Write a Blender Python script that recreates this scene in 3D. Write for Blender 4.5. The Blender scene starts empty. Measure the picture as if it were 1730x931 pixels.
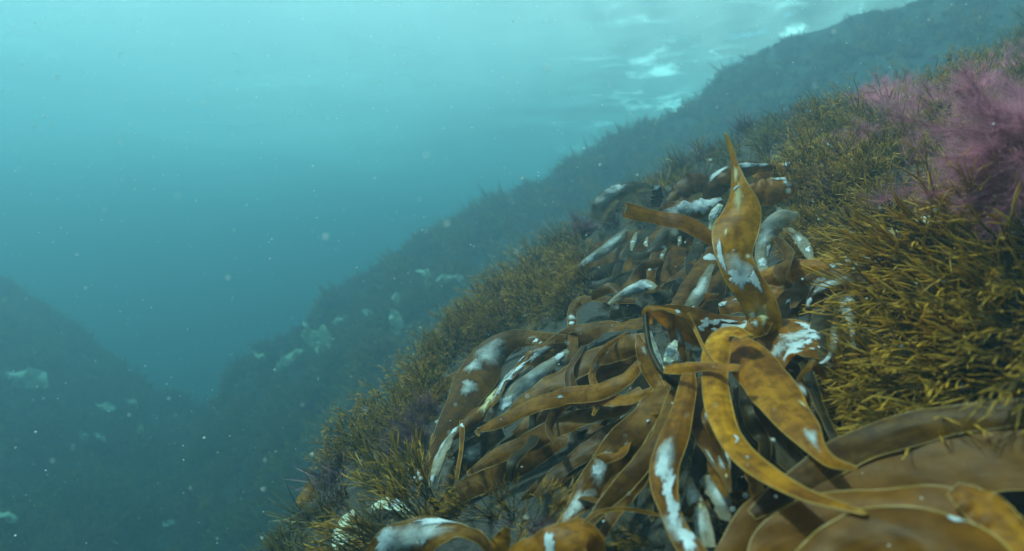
import bpy, math, random
import numpy as np
from mathutils import Vector, noise, Matrix

R = math.radians
random.seed(7)
rng = np.random.default_rng(7)
sc = bpy.context.scene
col = sc.collection

# ------------------------------------------------------------------ camera, sky, sun, exposure
F = 1031.0                       # focal length in photo pixels (1730 wide)
cam = bpy.data.cameras.new('camera')
cam.lens = 36.0 * F / 1730.0
cam.sensor_width = 36.0
cam.clip_start = 0.02
cam.clip_end = 300
cam.dof.use_dof = True
cam.dof.focus_distance = 1.3
cam.dof.aperture_fstop = 3.2
camo = bpy.data.objects.new('camera', cam)
camo.rotation_euler = (R(90), 0, 0)
col.objects.link(camo)
sc.camera = camo

SUN_EL, SUN_AZ = 61.0, -80.0    # degrees; azimuth measured from +Y towards +X
world = bpy.data.worlds.new('World')
sc.world = world
world.use_nodes = True
wn = world.node_tree.nodes
sky = wn.new('ShaderNodeTexSky')
sky.sky_type = 'NISHITA'
sky.sun_disc = False
sky.sun_elevation = R(SUN_EL)
sky.sun_rotation = R(SUN_AZ)
sky.air_density = 1.0
sky.dust_density = 2.0
wn['Background'].inputs['Strength'].default_value = 0.07
world.node_tree.links.new(sky.outputs[0], wn['Background'].inputs[0])

sun = bpy.data.lights.new('sun', 'SUN')
sun.energy = 5.0
sun.angle = R(4.0)
sun.color = (1.0, 0.95, 0.86)
suno = bpy.data.objects.new('sun', sun)
d = Vector((math.sin(R(SUN_AZ)) * math.cos(R(SUN_EL)), math.cos(R(SUN_AZ)) * math.cos(R(SUN_EL)), math.sin(R(SUN_EL))))
suno.rotation_euler = d.to_track_quat('Z', 'Y').to_euler()
suno.location = d * 20
col.objects.link(suno)

sc.view_settings.view_transform = 'Standard'
sc.view_settings.look = 'None'
sc.view_settings.exposure = 2.05
sc.view_settings.gamma = 1.0
sc.render.engine = 'CYCLES'
cy = sc.cycles
cy.use_denoising = True
try:
    cy.denoiser = 'OPENIMAGEDENOISE'
except Exception:
    pass
cy.max_bounces = 6
cy.diffuse_bounces = 3
cy.glossy_bounces = 2
cy.transmission_bounces = 3
cy.volume_bounces = 2
cy.transparent_max_bounces = 8
cy.caustics_reflective = False
cy.caustics_refractive = False
cy.sample_clamp_indirect = 3.0

WATER_Z = 3.90
VOL_DENS = 0.24
VOL_COL = (0.135, 0.190, 0.232)
VOL_ABS = (0.03, 0.34, 0.36)
VOL_G = 0.64

# ------------------------------------------------------------------ helpers
def tag(o, label=None, cat=None, group=None, kind=None):
    if label: o['label'] = label
    if cat: o['category'] = cat
    if group: o['group'] = group
    if kind: o['kind'] = kind
    return o

def at(px, py, d):
    return np.array([(px - 865.0) / F * d, d, (465.5 - py) / F * d])

def mesh_obj(name, V, Fc, mats, parent=None, mi=None, smooth=True, uv=None, attr=None):
    me = bpy.data.meshes.new(name)
    V = np.asarray(V, dtype=np.float32)
    if isinstance(Fc, np.ndarray):
        k = Fc.shape[1]
        me.vertices.add(len(V)); me.vertices.foreach_set('co', V.ravel())
        me.loops.add(Fc.size); me.loops.foreach_set('vertex_index', Fc.astype(np.int32).ravel())
        me.polygons.add(len(Fc)); me.polygons.foreach_set('loop_start', np.arange(0, Fc.size, k, dtype=np.int32))
        me.update(calc_edges=True)
    else:
        me.from_pydata([tuple(map(float, v)) for v in V], [], [tuple(map(int, f)) for f in Fc])
    if mi is not None:
        me.polygons.foreach_set('material_index', np.asarray(mi, dtype=np.int32))
    if smooth:
        me.polygons.foreach_set('use_smooth', np.ones(len(me.polygons), dtype=bool))
    if uv is not None:
        a = me.attributes.new('st', 'FLOAT_VECTOR', 'POINT')
        a.data.foreach_set('vector', np.asarray(uv, dtype=np.float32).ravel())
    if attr is not None:
        a = me.attributes.new('tip', 'FLOAT', 'POINT')
        a.data.foreach_set('value', np.asarray(attr, dtype=np.float32))
    for m in (mats if isinstance(mats, (list, tuple)) else [mats]):
        me.materials.append(m)
    me.update()
    o = bpy.data.objects.new(name, me)
    col.objects.link(o)
    if parent is not None:
        o.parent = parent
    return o

# ------------------------------------------------------------------ materials
def new_mat(name):
    m = bpy.data.materials.new(name)
    m.use_nodes = True
    nt = m.node_tree
    for n in list(nt.nodes): nt.nodes.remove(n)
    out = nt.nodes.new('ShaderNodeOutputMaterial')
    return m, nt, nt.nodes, nt.links, out

def noise_node(nt, scale, detail=4, rough=.55, coord='Object', vec=None):
    n = nt.nodes.new('ShaderNodeTexNoise')
    n.inputs['Scale'].default_value = scale
    n.inputs['Detail'].default_value = detail
    n.inputs['Roughness'].default_value = rough
    if vec is None:
        tc = nt.nodes.new('ShaderNodeTexCoord')
        nt.links.new(tc.outputs[coord], n.inputs['Vector'])
    else:
        nt.links.new(vec, n.inputs['Vector'])
    return n

def ramp(nt, src, stops):
    r = nt.nodes.new('ShaderNodeValToRGB')
    e = r.color_ramp.elements
    while len(e) < len(stops): e.new(.5)
    for i, (p, c) in enumerate(stops):
        e[i].position = p; e[i].color = (*c, 1) if len(c) == 3 else c
    nt.links.new(src, r.inputs[0])
    return r

def mixc(nt, fac, a, b, mode='MIX'):
    m = nt.nodes.new('ShaderNodeMix'); m.data_type = 'RGBA'; m.blend_type = mode
    for sock, v in ((m.inputs[0], fac), (m.inputs[6], a), (m.inputs[7], b)):
        if hasattr(v, 'links'): nt.links.new(v, sock)
        elif isinstance(v, (int, float)): sock.default_value = v
        else: sock.default_value = (*v, 1)
    return m.outputs[2]

def leafy(nt, out, colr, trans=.4, rough=.4, spec=.4, bump=None, tcol=None):
    """soft living tissue: glossy skin over tissue that lets light through"""
    p = nt.nodes.new('ShaderNodeBsdfPrincipled')
    t = nt.nodes.new('ShaderNodeBsdfTranslucent')
    mx = nt.nodes.new('ShaderNodeMixShader'); mx.inputs[0].default_value = trans
    nt.links.new(colr, p.inputs['Base Color'])
    nt.links.new(tcol if tcol else colr, t.inputs['Color'])
    p.inputs['Roughness'].default_value = rough
    p.inputs['Specular IOR Level'].default_value = spec
    if bump is not None:
        b = nt.nodes.new('ShaderNodeBump'); b.inputs['Strength'].default_value = bump[1]; b.inputs['Distance'].default_value = bump[2]
        nt.links.new(bump[0], b.inputs['Height']); nt.links.new(b.outputs[0], p.inputs['Normal']); nt.links.new(b.outputs[0], t.inputs['Normal'])
    nt.links.new(p.outputs[0], mx.inputs[1]); nt.links.new(t.outputs[0], mx.inputs[2])
    nt.links.new(mx.outputs[0], out.inputs['Surface'])

def kelp_mat(name, dark, mid, lite, trans=.42, mott=.5):
    m, nt, N, L, out = new_mat(name)
    at_ = N.new('ShaderNodeAttribute'); at_.attribute_name = 'st'
    n1 = noise_node(nt, 7.0, 6, .65)
    n2 = noise_node(nt, 60.0, 5, .7)
    n3 = noise_node(nt, 1.0, 5, .6, vec=at_.outputs['Vector'])
    base = ramp(nt, n1.outputs[0], [(.32, dark), (.5, mid), (.7, lite)]).outputs[0]
    streak = ramp(nt, n3.outputs[0], [(.35, (.55, .5, .45)), (.55, (1, 1, 1)), (.75, (1.25, 1.15, 1.0))]).outputs[0]
    c = mixc(nt, mott, base, streak, 'MULTIPLY')
    spots = ramp(nt, n2.outputs[0], [(.40, (.34, .26, .20)), (.55, (1, 1, 1)), (.72, (1.25, 1.2, 1.1))]).outputs[0]
    n4 = noise_node(nt, 17.0, 4, .7)
    c = mixc(nt, mott, c, ramp(nt, n4.outputs[0], [(.36, (.45, .38, .32)), (.52, (1, 1, 1))]).outputs[0], 'MULTIPLY')
    c = mixc(nt, mott, c, spots, 'MULTIPLY')
    oi = N.new('ShaderNodeObjectInfo')
    hs = N.new('ShaderNodeHueSaturation')
    mr = N.new('ShaderNodeMapRange'); mr.inputs['To Min'].default_value = .7; mr.inputs['To Max'].default_value = 1.25
    L.new(oi.outputs['Random'], mr.inputs['Value']); L.new(mr.outputs[0], hs.inputs['Value']); L.new(c, hs.inputs['Color'])
    tc = mixc(nt, 1.0, hs.outputs[0], (1.35, 1.1, .8), 'MULTIPLY')
    leafy(nt, out, hs.outputs[0], trans, .46, .11, (n3.outputs[0], .30, .004), tc)
    return m

M = {}
M['golden'] = kelp_mat('golden_kelp', (.27, .095, .004), (.50, .20, .006), (.64, .29, .014), .55, .6)
M['amber'] = kelp_mat('amber_kelp', (.15, .050, .003), (.29, .105, .005), (.42, .17, .010), .5, .6)
M['brown'] = kelp_mat('brown_kelp', (.065, .024, .002), (.145, .056, .003), (.235, .098, .005), .45, .6)
M['dark'] = kelp_mat('dark_shaded_kelp', (.016, .011, .006), (.03, .019, .008), (.055, .033, .01), .35, .5)  # dark blades and stalk; near black also paints the shade between blades
M['deep'] = kelp_mat('deep_brown_kelp', (.11, .037, .001), (.21, .072, .001), (.29, .105, .002), .5, .3)
M['grey'] = kelp_mat('grey_veiled_kelp', (.13, .11, .08), (.22, .19, .14), (.33, .29, .22), .35, .4)
M['pale'] = kelp_mat('bleached_kelp', (.34, .34, .25), (.55, .55, .42), (.70, .70, .56), .35, .35)

def rim_mat():
    m, nt, N, L, out = new_mat('kelp_edge')
    n = noise_node(nt, 20)
    c = ramp(nt, n.outputs[0], [(.3, (.20, .10, .012)), (.7, (.42, .22, .03))]).outputs[0]
    leafy(nt, out, c, .3, .35, .5)
    return m
M['rim'] = rim_mat()
def rimd_mat():
    m, nt, N, L, out = new_mat('dark_kelp_edge')
    n = noise_node(nt, 20)
    c = ramp(nt, n.outputs[0], [(.3, (.08, .04, .006)), (.7, (.18, .09, .012))]).outputs[0]
    leafy(nt, out, c, .3, .35, .5)
    return m
M['rimd'] = rimd_mat()

def crust_mat(name, a, b, hole, soft=False):
    m, nt, N, L, out = new_mat(name)
    n1 = noise_node(nt, 35, 5, .6)
    v = N.new('ShaderNodeTexVoronoi'); v.inputs['Scale'].default_value = 520
    tc = N.new('ShaderNodeTexCoord'); L.new(tc.outputs['Object'], v.inputs['Vector'])
    c = ramp(nt, n1.outputs[0], [(.3, a), (.62, b)]).outputs[0]
    c = mixc(nt, .4, c, ramp(nt, v.outputs['Distance'], [(.1, (.45, .45, .45)), (.5, (1, 1, 1))]).outputs[0], 'MULTIPLY')
    n2 = noise_node(nt, 90 if not soft else 30, 5, .75)
    at_ = N.new('ShaderNodeAttribute'); at_.attribute_name = 'st'
    sp = N.new('ShaderNodeSeparateXYZ'); L.new(at_.outputs['Vector'], sp.inputs[0])
    # the crust thins out towards its margin: x of st is 0 in the middle and 1 at the edge
    ma = N.new('ShaderNodeMath'); ma.operation = 'MULTIPLY_ADD'
    L.new(sp.outputs[0], ma.inputs[0]); ma.inputs[1].default_value = -.55 if not soft else -.9; L.new(n2.outputs[0], ma.inputs[2])
    lo = hole - .52 if not soft else -.45
    mr = N.new('ShaderNodeMapRange'); mr.inputs['From Min'].default_value = lo; mr.inputs['From Max'].default_value = lo + (.30 if not soft else .75)
    if soft: mr.inputs['To Max'].default_value = .85
    L.new(ma.outputs[0], mr.inputs['Value'])
    leafy(nt, out, c, .2, .6, .2, (n1.outputs[0], .4, .004))
    last = out.inputs['Surface'].links[0].from_socket
    tr = N.new('ShaderNodeBsdfTransparent'); mx = N.new('ShaderNodeMixShader')
    L.new(mr.outputs[0], mx.inputs[0]); L.new(tr.outputs[0], mx.inputs[1]); L.new(last, mx.inputs[2]); L.new(mx.outputs[0], out.inputs['Surface'])
    return m
M['white'] = crust_mat('white_lace_crust', (.22, .23, .24), (.40, .41, .42), .33)
M['veil'] = crust_mat('thin_grey_crust', (.20, .20, .19), (.38, .38, .37), .40, True)
M['cream'] = crust_mat('cream_crust', (.30, .24, .11), (.46, .39, .22), .36, True)

def weed_mat(name, dark, mid, tip, trans=.35):
    m, nt, N, L, out = new_mat(name)
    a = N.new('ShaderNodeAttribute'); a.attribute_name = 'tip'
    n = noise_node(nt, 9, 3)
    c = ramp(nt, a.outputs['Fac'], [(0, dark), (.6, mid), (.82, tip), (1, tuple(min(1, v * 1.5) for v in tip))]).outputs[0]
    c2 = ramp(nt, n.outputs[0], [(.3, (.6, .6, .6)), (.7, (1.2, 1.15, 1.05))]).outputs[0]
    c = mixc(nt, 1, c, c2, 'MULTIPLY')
    oi = N.new('ShaderNodeObjectInfo'); hs = N.new('ShaderNodeHueSaturation')
    mr = N.new('ShaderNodeMapRange'); mr.inputs['To Min'].default_value = .75; mr.inputs['To Max'].default_value = 1.25
    L.new(oi.outputs['Random'], mr.inputs['Value']); L.new(mr.outputs[0], hs.inputs['Value']); L.new(c, hs.inputs['Color'])
    leafy(nt, out, hs.outputs[0], trans, .5, .3)
    return m
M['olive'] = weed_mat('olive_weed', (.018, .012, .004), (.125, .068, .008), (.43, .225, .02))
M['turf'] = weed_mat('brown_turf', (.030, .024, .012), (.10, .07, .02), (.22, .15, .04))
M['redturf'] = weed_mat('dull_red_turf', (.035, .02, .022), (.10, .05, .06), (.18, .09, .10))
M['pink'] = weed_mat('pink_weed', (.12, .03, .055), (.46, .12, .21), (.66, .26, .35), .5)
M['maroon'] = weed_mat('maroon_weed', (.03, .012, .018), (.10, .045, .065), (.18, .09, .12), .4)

def rock_mat():
    m, nt, N, L, out = new_mat('overgrown_rock')
    p = N.new('ShaderNodeBsdfPrincipled')
    n1 = noise_node(nt, 2.3, 6, .65); n2 = noise_node(nt, 24, 6, .7)
    c = ramp(nt, n1.outputs[0], [(.3, (.008, .007, .004)), (.5, (.018, .013, .006)), (.68, (.03, .015, .014))]).outputs[0]
    c = mixc(nt, .8, c, ramp(nt, n2.outputs[0], [(.35, (.3, .3, .3)), (.65, (1.3, 1.3, 1.2))]).outputs[0], 'MULTIPLY')
    L.new(c, p.inputs['Base Color']); p.inputs['Roughness'].default_value = .85
    b = N.new('ShaderNodeBump'); b.inputs['Strength'].default_value = .9; b.inputs['Distance'].default_value = .03
    L.new(n2.outputs[0], b.inputs['Height']); L.new(b.outputs[0], p.inputs['Normal'])
    L.new(p.outputs[0], out.inputs['Surface'])
    return m
M['rock'] = rock_mat()

def water_mat():
    m, nt, N, L, out = new_mat('sea_surface_water')
    tr = N.new('ShaderNodeBsdfTransparent'); tr.inputs[0].default_value = (.97, .99, 1, 1)
    gl = N.new('ShaderNodeBsdfGlossy'); gl.inputs['Roughness'].default_value = .03
    fr = N.new('ShaderNodeFresnel'); fr.inputs['IOR'].default_value = 1.33
    mx = N.new('ShaderNodeMixShader')
    n = noise_node(nt, 5.0, 4, .6)
    b = N.new('ShaderNodeBump'); b.inputs['Strength'].default_value = 1.0; b.inputs['Distance'].default_value = .018
    L.new(n.outputs[0], b.inputs['Height'])
    L.new(b.outputs[0], fr.inputs['Normal']); L.new(b.outputs[0], gl.inputs['Normal'])
    L.new(fr.outputs[0], mx.inputs[0]); L.new(tr.outputs[0], mx.inputs[1]); L.new(gl.outputs[0], mx.inputs[2])
    # whitish translucent share added to brighten the underside, uneven in patches and streaks
    glow = N.new('ShaderNodeBsdfTranslucent'); glow.inputs[0].default_value = (.9, .93, .92, 1)
    n5 = noise_node(nt, .15, 2, .5); mp = N.new('ShaderNodeMapping'); mp.inputs['Location'].default_value = (-6.3, 1.2, 0)
    tcw = N.new('ShaderNodeTexCoord'); L.new(tcw.outputs['Object'], mp.inputs['Vector'])
    n6 = noise_node(nt, .9, 6, .62, vec=mp.outputs[0])
    wide = ramp(nt, n5.outputs[0], [(.3, (.16, .16, .16)), (.7, (.25, .25, .25))]).outputs[0]
    streak = ramp(nt, n6.outputs[0], [(.57, (0, 0, 0)), (.66, (.8, .8, .8))]).outputs[0]
    # foam streaks painted in as bright surface glints, only towards the rocks
    sx = N.new('ShaderNodeSeparateXYZ'); L.new(tcw.outputs['Object'], sx.inputs[0])
    shore = N.new('ShaderNodeMapRange'); shore.inputs['From Min'].default_value = 1.0; shore.inputs['From Max'].default_value = 4.2
    L.new(sx.outputs[0], shore.inputs['Value']); streak = mixc(nt, 1, streak, shore.outputs[0], 'MULTIPLY')
    f = mixc(nt, 1, wide, streak, 'ADD')
    mx2 = N.new('ShaderNodeMixShader')
    L.new(f, mx2.inputs[0]); L.new(mx.outputs[0], mx2.inputs[1]); L.new(glow.outputs[0], mx2.inputs[2])
    L.new(mx2.outputs[0], out.inputs['Surface'])
    return m
M['water'] = water_mat()

def speck_mat():
    m, nt, N, L, out = new_mat('drifting_speck')
    p = N.new('ShaderNodeBsdfDiffuse'); p.inputs[0].default_value = (.8, .8, .76, 1)
    t = N.new('ShaderNodeBsdfTranslucent'); t.inputs[0].default_value = (.8, .8, .76, 1)
    mx = N.new('ShaderNodeMixShader'); L.new(p.outputs[0], mx.inputs[1]); L.new(t.outputs[0], mx.inputs[2]); L.new(mx.outputs[0], out.inputs['Surface'])
    return m
M['speck'] = speck_mat()

# ------------------------------------------------------------------ the rock slopes and sea bed
def smax(a, b, k=.12):
    h = np.clip(.5 + .5 * (a - b) / k, 0, 1)
    return b * (1 - h) + a * h + k * h * (1 - h)
pos = lambda v: np.maximum(v, 0)

FS, LS = 2.9, 3.7              # the far headland and the left bank stand this much further off

def terrain(x, y):
    xe = np.interp(y, [0.2, .8, 1.0, 1.3, 1.7, 2.2, 3, 4], [-.66, -.64, -.61, -.54, -.42, -.22, -.02, .3])
    near = -.50 + .60 * x + .26 * (y - .6) - .10 * pos(y - 1.7) - .26 * pos(x - 1.2)
    near = near - 1.5 * pos(xe - x) - .7 * pos(y - 2.8) - .5 * pos(y - 3.3)
    X, Y = x / FS, y / FS
    far = FS * (.46 + .50 * X + .40 * pos(X - 1.1) - .75 * pos(3.5 - Y) - .9 * pos(Y - 3.6) - .25 * pos(-.6 - X) - .9 * pos(-1.6 - X))
    X, Y = x / LS, y / LS
    left = LS * (-.84 - .75 * (X + 1.3) - .05 * (Y - 2) - .9 * pos(Y - 3.0) - .35 * pos(X + 1.3))
    floor = -4.6 - .05 * y + 0 * x
    back = -4.0 - .30 * np.abs(y - 17) + .12 * (x + 2)
    z = smax(smax(near, far), smax(left, smax(floor, back, .6), .3))
    return np.minimum(z, 5.2)

def terr_n(x, y):
    z = float(terrain(np.float64(x), np.float64(y)))
    n = .16 * noise.noise((x * .9, y * .9, 5.1)) + .09 * noise.noise((x * 1.8, y * 1.8, 3.1)) + .06 * noise.noise((x * 4.2, y * 4.2, 8)) + .025 * noise.noise((x * 11, y * 11, 2))
    k = min(1.0, max(.0, (math.hypot(x, y) - 1.0) / 2.0))
    n2 = .22 * (abs(noise.noise((x * 1.1, y * 1.1, z * 1.4 + 7))) - .25) + .10 * (abs(noise.noise((x * 2.7, y * 2.7, z * 2.5))) - .25)
    return z + n * (k * .85 + .15) + n2 * min(1, max(0, (y - 2.6) / 1.5))

def axis(lo, hi, flo, fhi, step):
    a = list(np.arange(flo, fhi + 1e-6, step))
    s, v = step, flo
    pre = []
    while v > lo: s *= 1.35; v -= s; pre.append(v)
    s, v = step, a[-1]
    post = []
    while v < hi: s *= 1.35; v += s; post.append(v)
    return np.array(pre[::-1] + a + post)
gx, gy = axis(-24, 24, -9, 8, .062), axis(-5, 38, .0, 12.5, .062)
TZ = np.array([[terr_n(x, y) for x in gx] for y in gy])
GX, GY = np.meshgrid(gx, gy)
nx, ny = len(gx), len(gy)
idx = np.arange(nx * ny).reshape(ny, nx)
Fq = np.stack([idx[:-1, :-1], idx[:-1, 1:], idx[1:, 1:], idx[1:, :-1]], -1).reshape(-1, 4)
sea_bed = mesh_obj('sea_bed', np.stack([GX, GY, TZ], -1).reshape(-1, 3), Fq, M['rock'])
tag(sea_bed, kind='structure')

def tz(x, y):
    return terr_n(x, y)
def tnormal(x, y, e=.03):
    v = Vector((-(tz(x + e, y) - tz(x - e, y)) / (2 * e), -(tz(x, y + e) - tz(x, y - e)) / (2 * e), 1))
    return v.normalized()
def hit(px, py, dmin=.35, dmax=13):
    """where the line of sight through a photo pixel meets the rock"""
    d = dmin
    while d < dmax:
        p = at(px, py, d)
        if p[2] < tz(p[0], p[1]): return p
        d += .02 + d * .006
    return None

# ------------------------------------------------------------------ water surface and the water's own haze
wx, wy = axis(-24, 24, -9, 9, .1), axis(-6, 42, .5, 18, .1)
WX, WY = np.meshgrid(wx, wy)
WZ = np.zeros_like(WX)
for k in range(26):
    lam = .32 * (1.17 ** k) * .55 + .16
    th = rng.normal(1.2, .9)
    a = .0115 * lam ** .9
    ph = rng.uniform(0, 6.28)
    u = (WX * math.cos(th) + WY * math.sin(th)) * 2 * math.pi / lam + ph
    fade = 1.0 if lam > .4 else np.where((np.abs(WX) < 8) & (WY < 16), 1, 0)
    WZ = WZ + a * (1 - 2 * np.abs(np.sin(u / 2)) ** 1.3) * fade * (1.0 if lam < 4 else .4)
t_ = np.clip((WX + .5) / 5, 0, 1); WZ = WZ * (.30 + 1.4 * t_ * t_ * (3 - 2 * t_))
WZ = np.clip(WZ, -.2, .2)
nwx, nwy = len(wx), len(wy)
idx = np.arange(nwx * nwy).reshape(nwy, nwx)
Fq = np.stack([idx[:-1, :-1], idx[:-1, 1:], idx[1:, 1:], idx[1:, :-1]], -1).reshape(-1, 4)
ws = mesh_obj('water_surface', np.stack([WX, WY, WATER_Z + WZ], -1).reshape(-1, 3), Fq, M['water'])
tag(ws, kind='structure')

def haze():
    x0, x1, y0, y1, z0, z1 = -48, 48, -12, 70, -13.5, 5.6
    V = [(x, y, z) for z in (z0, z1) for y in (y0, y1) for x in (x0, x1)]
    Fc = [(0, 2, 3, 1), (4, 5, 7, 6), (0, 1, 5, 4), (2, 6, 7, 3), (0, 4, 6, 2), (1, 3, 7, 5)]
    m, nt, N, L, out = new_mat('sea_water_haze')
    pv = N.new('ShaderNodeVolumePrincipled')
    pv.inputs['Color'].default_value = (*VOL_COL, 1)
    pv.inputs['Absorption Color'].default_value = (*VOL_ABS, 1)
    pv.inputs['Density'].default_value = VOL_DENS
    pv.inputs['Anisotropy'].default_value = VOL_G
    L.new(pv.outputs[0], out.inputs['Volume'])
    o = mesh_obj('haze', V, Fc, m, smooth=False)
    tag(o, kind='stuff')
haze()

# ------------------------------------------------------------------ kelp
def catmull(P, n):
    P = np.asarray(P, float)
    k = len(P)
    Q = np.vstack([2 * P[0] - P[1], P, 2 * P[-1] - P[-2]])
    t = np.linspace(0, k - 1 - 1e-9, n)
    i = t.astype(int); f = (t - i)[:, None]
    a, b, c, dd = Q[i], Q[i + 1], Q[i + 2], Q[i + 3]
    return .5 * (2 * b + (c - a) * f + (2 * a - 5 * b + 4 * c - dd) * f ** 2 + (3 * b - a - 3 * c + dd) * f ** 3)

class Ribbon:
    """a strap-shaped blade: ctrl = (px, py, distance, width px, roll degrees)"""
    def __init__(s, ctrl, cup=.12, ruffle=.05, waves=6, seed=0, n=64, m=11, torn=0):
        ctrl = [tuple(c) + (0,) * (5 - len(c)) for c in ctrl]
        W = [at(c[0], c[1], c[2]) for c in ctrl]
        Q = catmull([list(w) + [max(c[3], .5) / F * c[2] / 2, R(c[4])] for w, c in zip(W, ctrl)], n)
        s.P, s.w, roll = Q[:, :3], np.maximum(Q[:, 3], .0004), Q[:, 4]
        T = np.gradient(s.P, axis=0); T /= np.linalg.norm(T, axis=1)[:, None] + 1e-9
        V = s.P / np.linalg.norm(s.P, axis=1)[:, None]
        C = np.cross(T, V); ln = np.linalg.norm(C, axis=1)[:, None]
        C = C / np.maximum(ln, 1e-6)
        for i in range(1, n):
            if np.dot(C[i], C[i - 1]) < 0: C[i] *= -1
        N = np.cross(C, T)
        if np.sum(N * V) > 0: N = -N
        bias = -R(30) * C[:, 2]
        cr, sr = np.cos(roll + bias)[:, None], np.sin(roll + bias)[:, None]
        s.C = C * cr + N * sr; s.N = N * cr - C * sr
        seg = np.linalg.norm(np.diff(s.P, axis=0), axis=1); s.L = seg.sum()
        s.arc = np.concatenate([[0], np.cumsum(seg)]) / s.L
        s.n, s.m, s.cup, s.ruffle, s.waves = n, m, cup, ruffle, waves
        r = random.Random(seed); s.ph = [r.uniform(0, 6.28) for _ in range(6)]
        s.torn = torn; s.r = r
    def pt(s, u, t, off=0.0):
        """u 0..1 along, t -1..1 across"""
        u = np.clip(u, 0, 1)
        ip = lambda A: np.stack([np.interp(u, s.arc, A[:, k]) for k in range(3)], -1)
        P, C, N = ip(s.P), ip(s.C), ip(s.N); w = np.interp(u, s.arc, s.w)
        w = w * (1 + .07 * np.sin(u * 9 + s.ph[4] + (t > 0) * 2) + .04 * np.sin(u * 23 + s.ph[5]))
        C = C / np.linalg.norm(C, axis=-1)[..., None]; N = N / np.linalg.norm(N, axis=-1)[..., None]
        h = -s.cup * w * (t ** 2 - .3)
        h = h + s.ruffle * w * np.abs(t) ** 1.5 * (np.sin(u * s.waves * 6.28 + s.ph[0] + (t > 0) * 2.1) + .5 * np.sin(u * s.waves * 11.3 + s.ph[1] + (t > 0) * 1.1))
        h = h + .05 * w * np.sin(u * 7 + t * 2.5 + s.ph[2]) + .02 * w * np.sin(u * 40 + t * 5 + s.ph[3])
        return P + C * (t * w)[..., None] + N * (h + off)[..., None]
    def build(s, name, mat, rim, parent=None, rimr=.0005, rim_on=True):
        n, m = s.n, s.m
        U, T = np.meshgrid(s.arc, np.linspace(-1, 1, m), indexing='ij')
        if s.torn:
            # a ragged free end: the outline of the last rows is pulled in and out
            jag = np.array([s.r.uniform(-1, 1) for _ in range(m)]) * s.torn
            k = np.clip((U - .86) / .14, 0, 1)
            U = U + k * jag[None, :] - k * s.torn
        X = s.pt(U, T)
        V = [X.reshape(-1, 3)]; uv = [np.stack([U * s.L * 9, T * 2.2, 0 * T + s.ph[0]], -1).reshape(-1, 3)]
        idx = np.arange(n * m).reshape(n, m)
        Fs = [np.stack([idx[:-1, :-1], idx[:-1, 1:], idx[1:, 1:], idx[1:, :-1]], -1).reshape(-1, 4)]
        mi = [np.zeros(len(Fs[0]), int)]
        base = n * m
        if rim_on:
            loop = np.vstack([X[:, 0], X[-1, 1:-1], X[::-1, -1], X[0, 1:-1][::-1]])
            tv, tf = tube(loop, np.full(len(loop), rimr), 5, closed=True)
            V.append(tv); Fs.append(tf + base); mi.append(np.ones(len(tf), int))
            uv.append(np.zeros((len(tv), 3)))
        return mesh_obj(name, np.vstack(V), np.vstack(Fs), [mat, rim], parent, np.concatenate(mi), uv=np.vstack(uv))
    def patch(s, u, t, lp, wp, mat, seed, parent, name='white_crust', ang=0., jag=.28, off=.0016):
        """a crust patch lying on the blade; lp, wp = half length and half width as parts of the blade's width"""
        r = random.Random(seed)
        if name == 'grey_crust': lp *= 1.5
        w0 = float(np.interp(u, s.arc, s.w)); K, Rg = 80, 6
        ph = [r.uniform(0, 6.28) for _ in range(8)]
        V = []; 
        th = np.linspace(0, 2 * np.pi, K, endpoint=False)
        rad = 1 + jag * (.5 * np.sin(2 * th + ph[0]) + .45 * np.sin(3 * th + ph[1]) + .35 * np.sin(5 * th + ph[2]) + .28 * np.sin(9 * th + ph[3]) + .20 * np.sin(14 * th + ph[4]) + .14 * np.sin(23 * th + ph[5]) + .10 * np.sin(31 * th + ph[6]))
        U = [np.array([u])]; T = [np.array([t])]; O = [np.array([off])]
        for k in range(1, Rg + 1):
            q = k / Rg
            a = q * rad * np.cos(th) * lp * w0 * 2 ; b = q * rad * np.sin(th) * wp * 2
            a2 = a * math.cos(ang) - b * w0 * math.sin(ang); b2 = b * math.cos(ang) + a / w0 * math.sin(ang)
            U.append(u + a2 / s.L); T.append(np.clip(t + b2, -.985, .985)); O.append(np.full(K, off if k < Rg else off * .35))
        U, T, O = map(np.concatenate, (U, T, O))
        sgn = -1 if s.facing(u) < 0 else 1
        ip = s.pt(U, T, O * sgn)
        Fc = [(0, 1 + i, 1 + (i + 1) % K) for i in range(K)]
        for k in range(Rg - 1):
            for i in range(K):
                j = (i + 1) % K
                Fc.append((1 + k * K + i, 1 + (k + 1) * K + i, 1 + (k + 1) * K + j, 1 + k * K + j))
        q = np.concatenate([[0], np.repeat(np.arange(1, Rg + 1) / Rg, K)])
        return mesh_obj(name, ip, Fc, mat, parent, uv=np.stack([q, q * 0, q * 0], -1))
    def facing(s, u):
        N = np.array([np.interp(u, s.arc, s.N[:, k]) for k in range(3)]); P = np.array([np.interp(u, s.arc, s.P[:, k]) for k in range(3)])
        return -np.dot(N, P)

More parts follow.
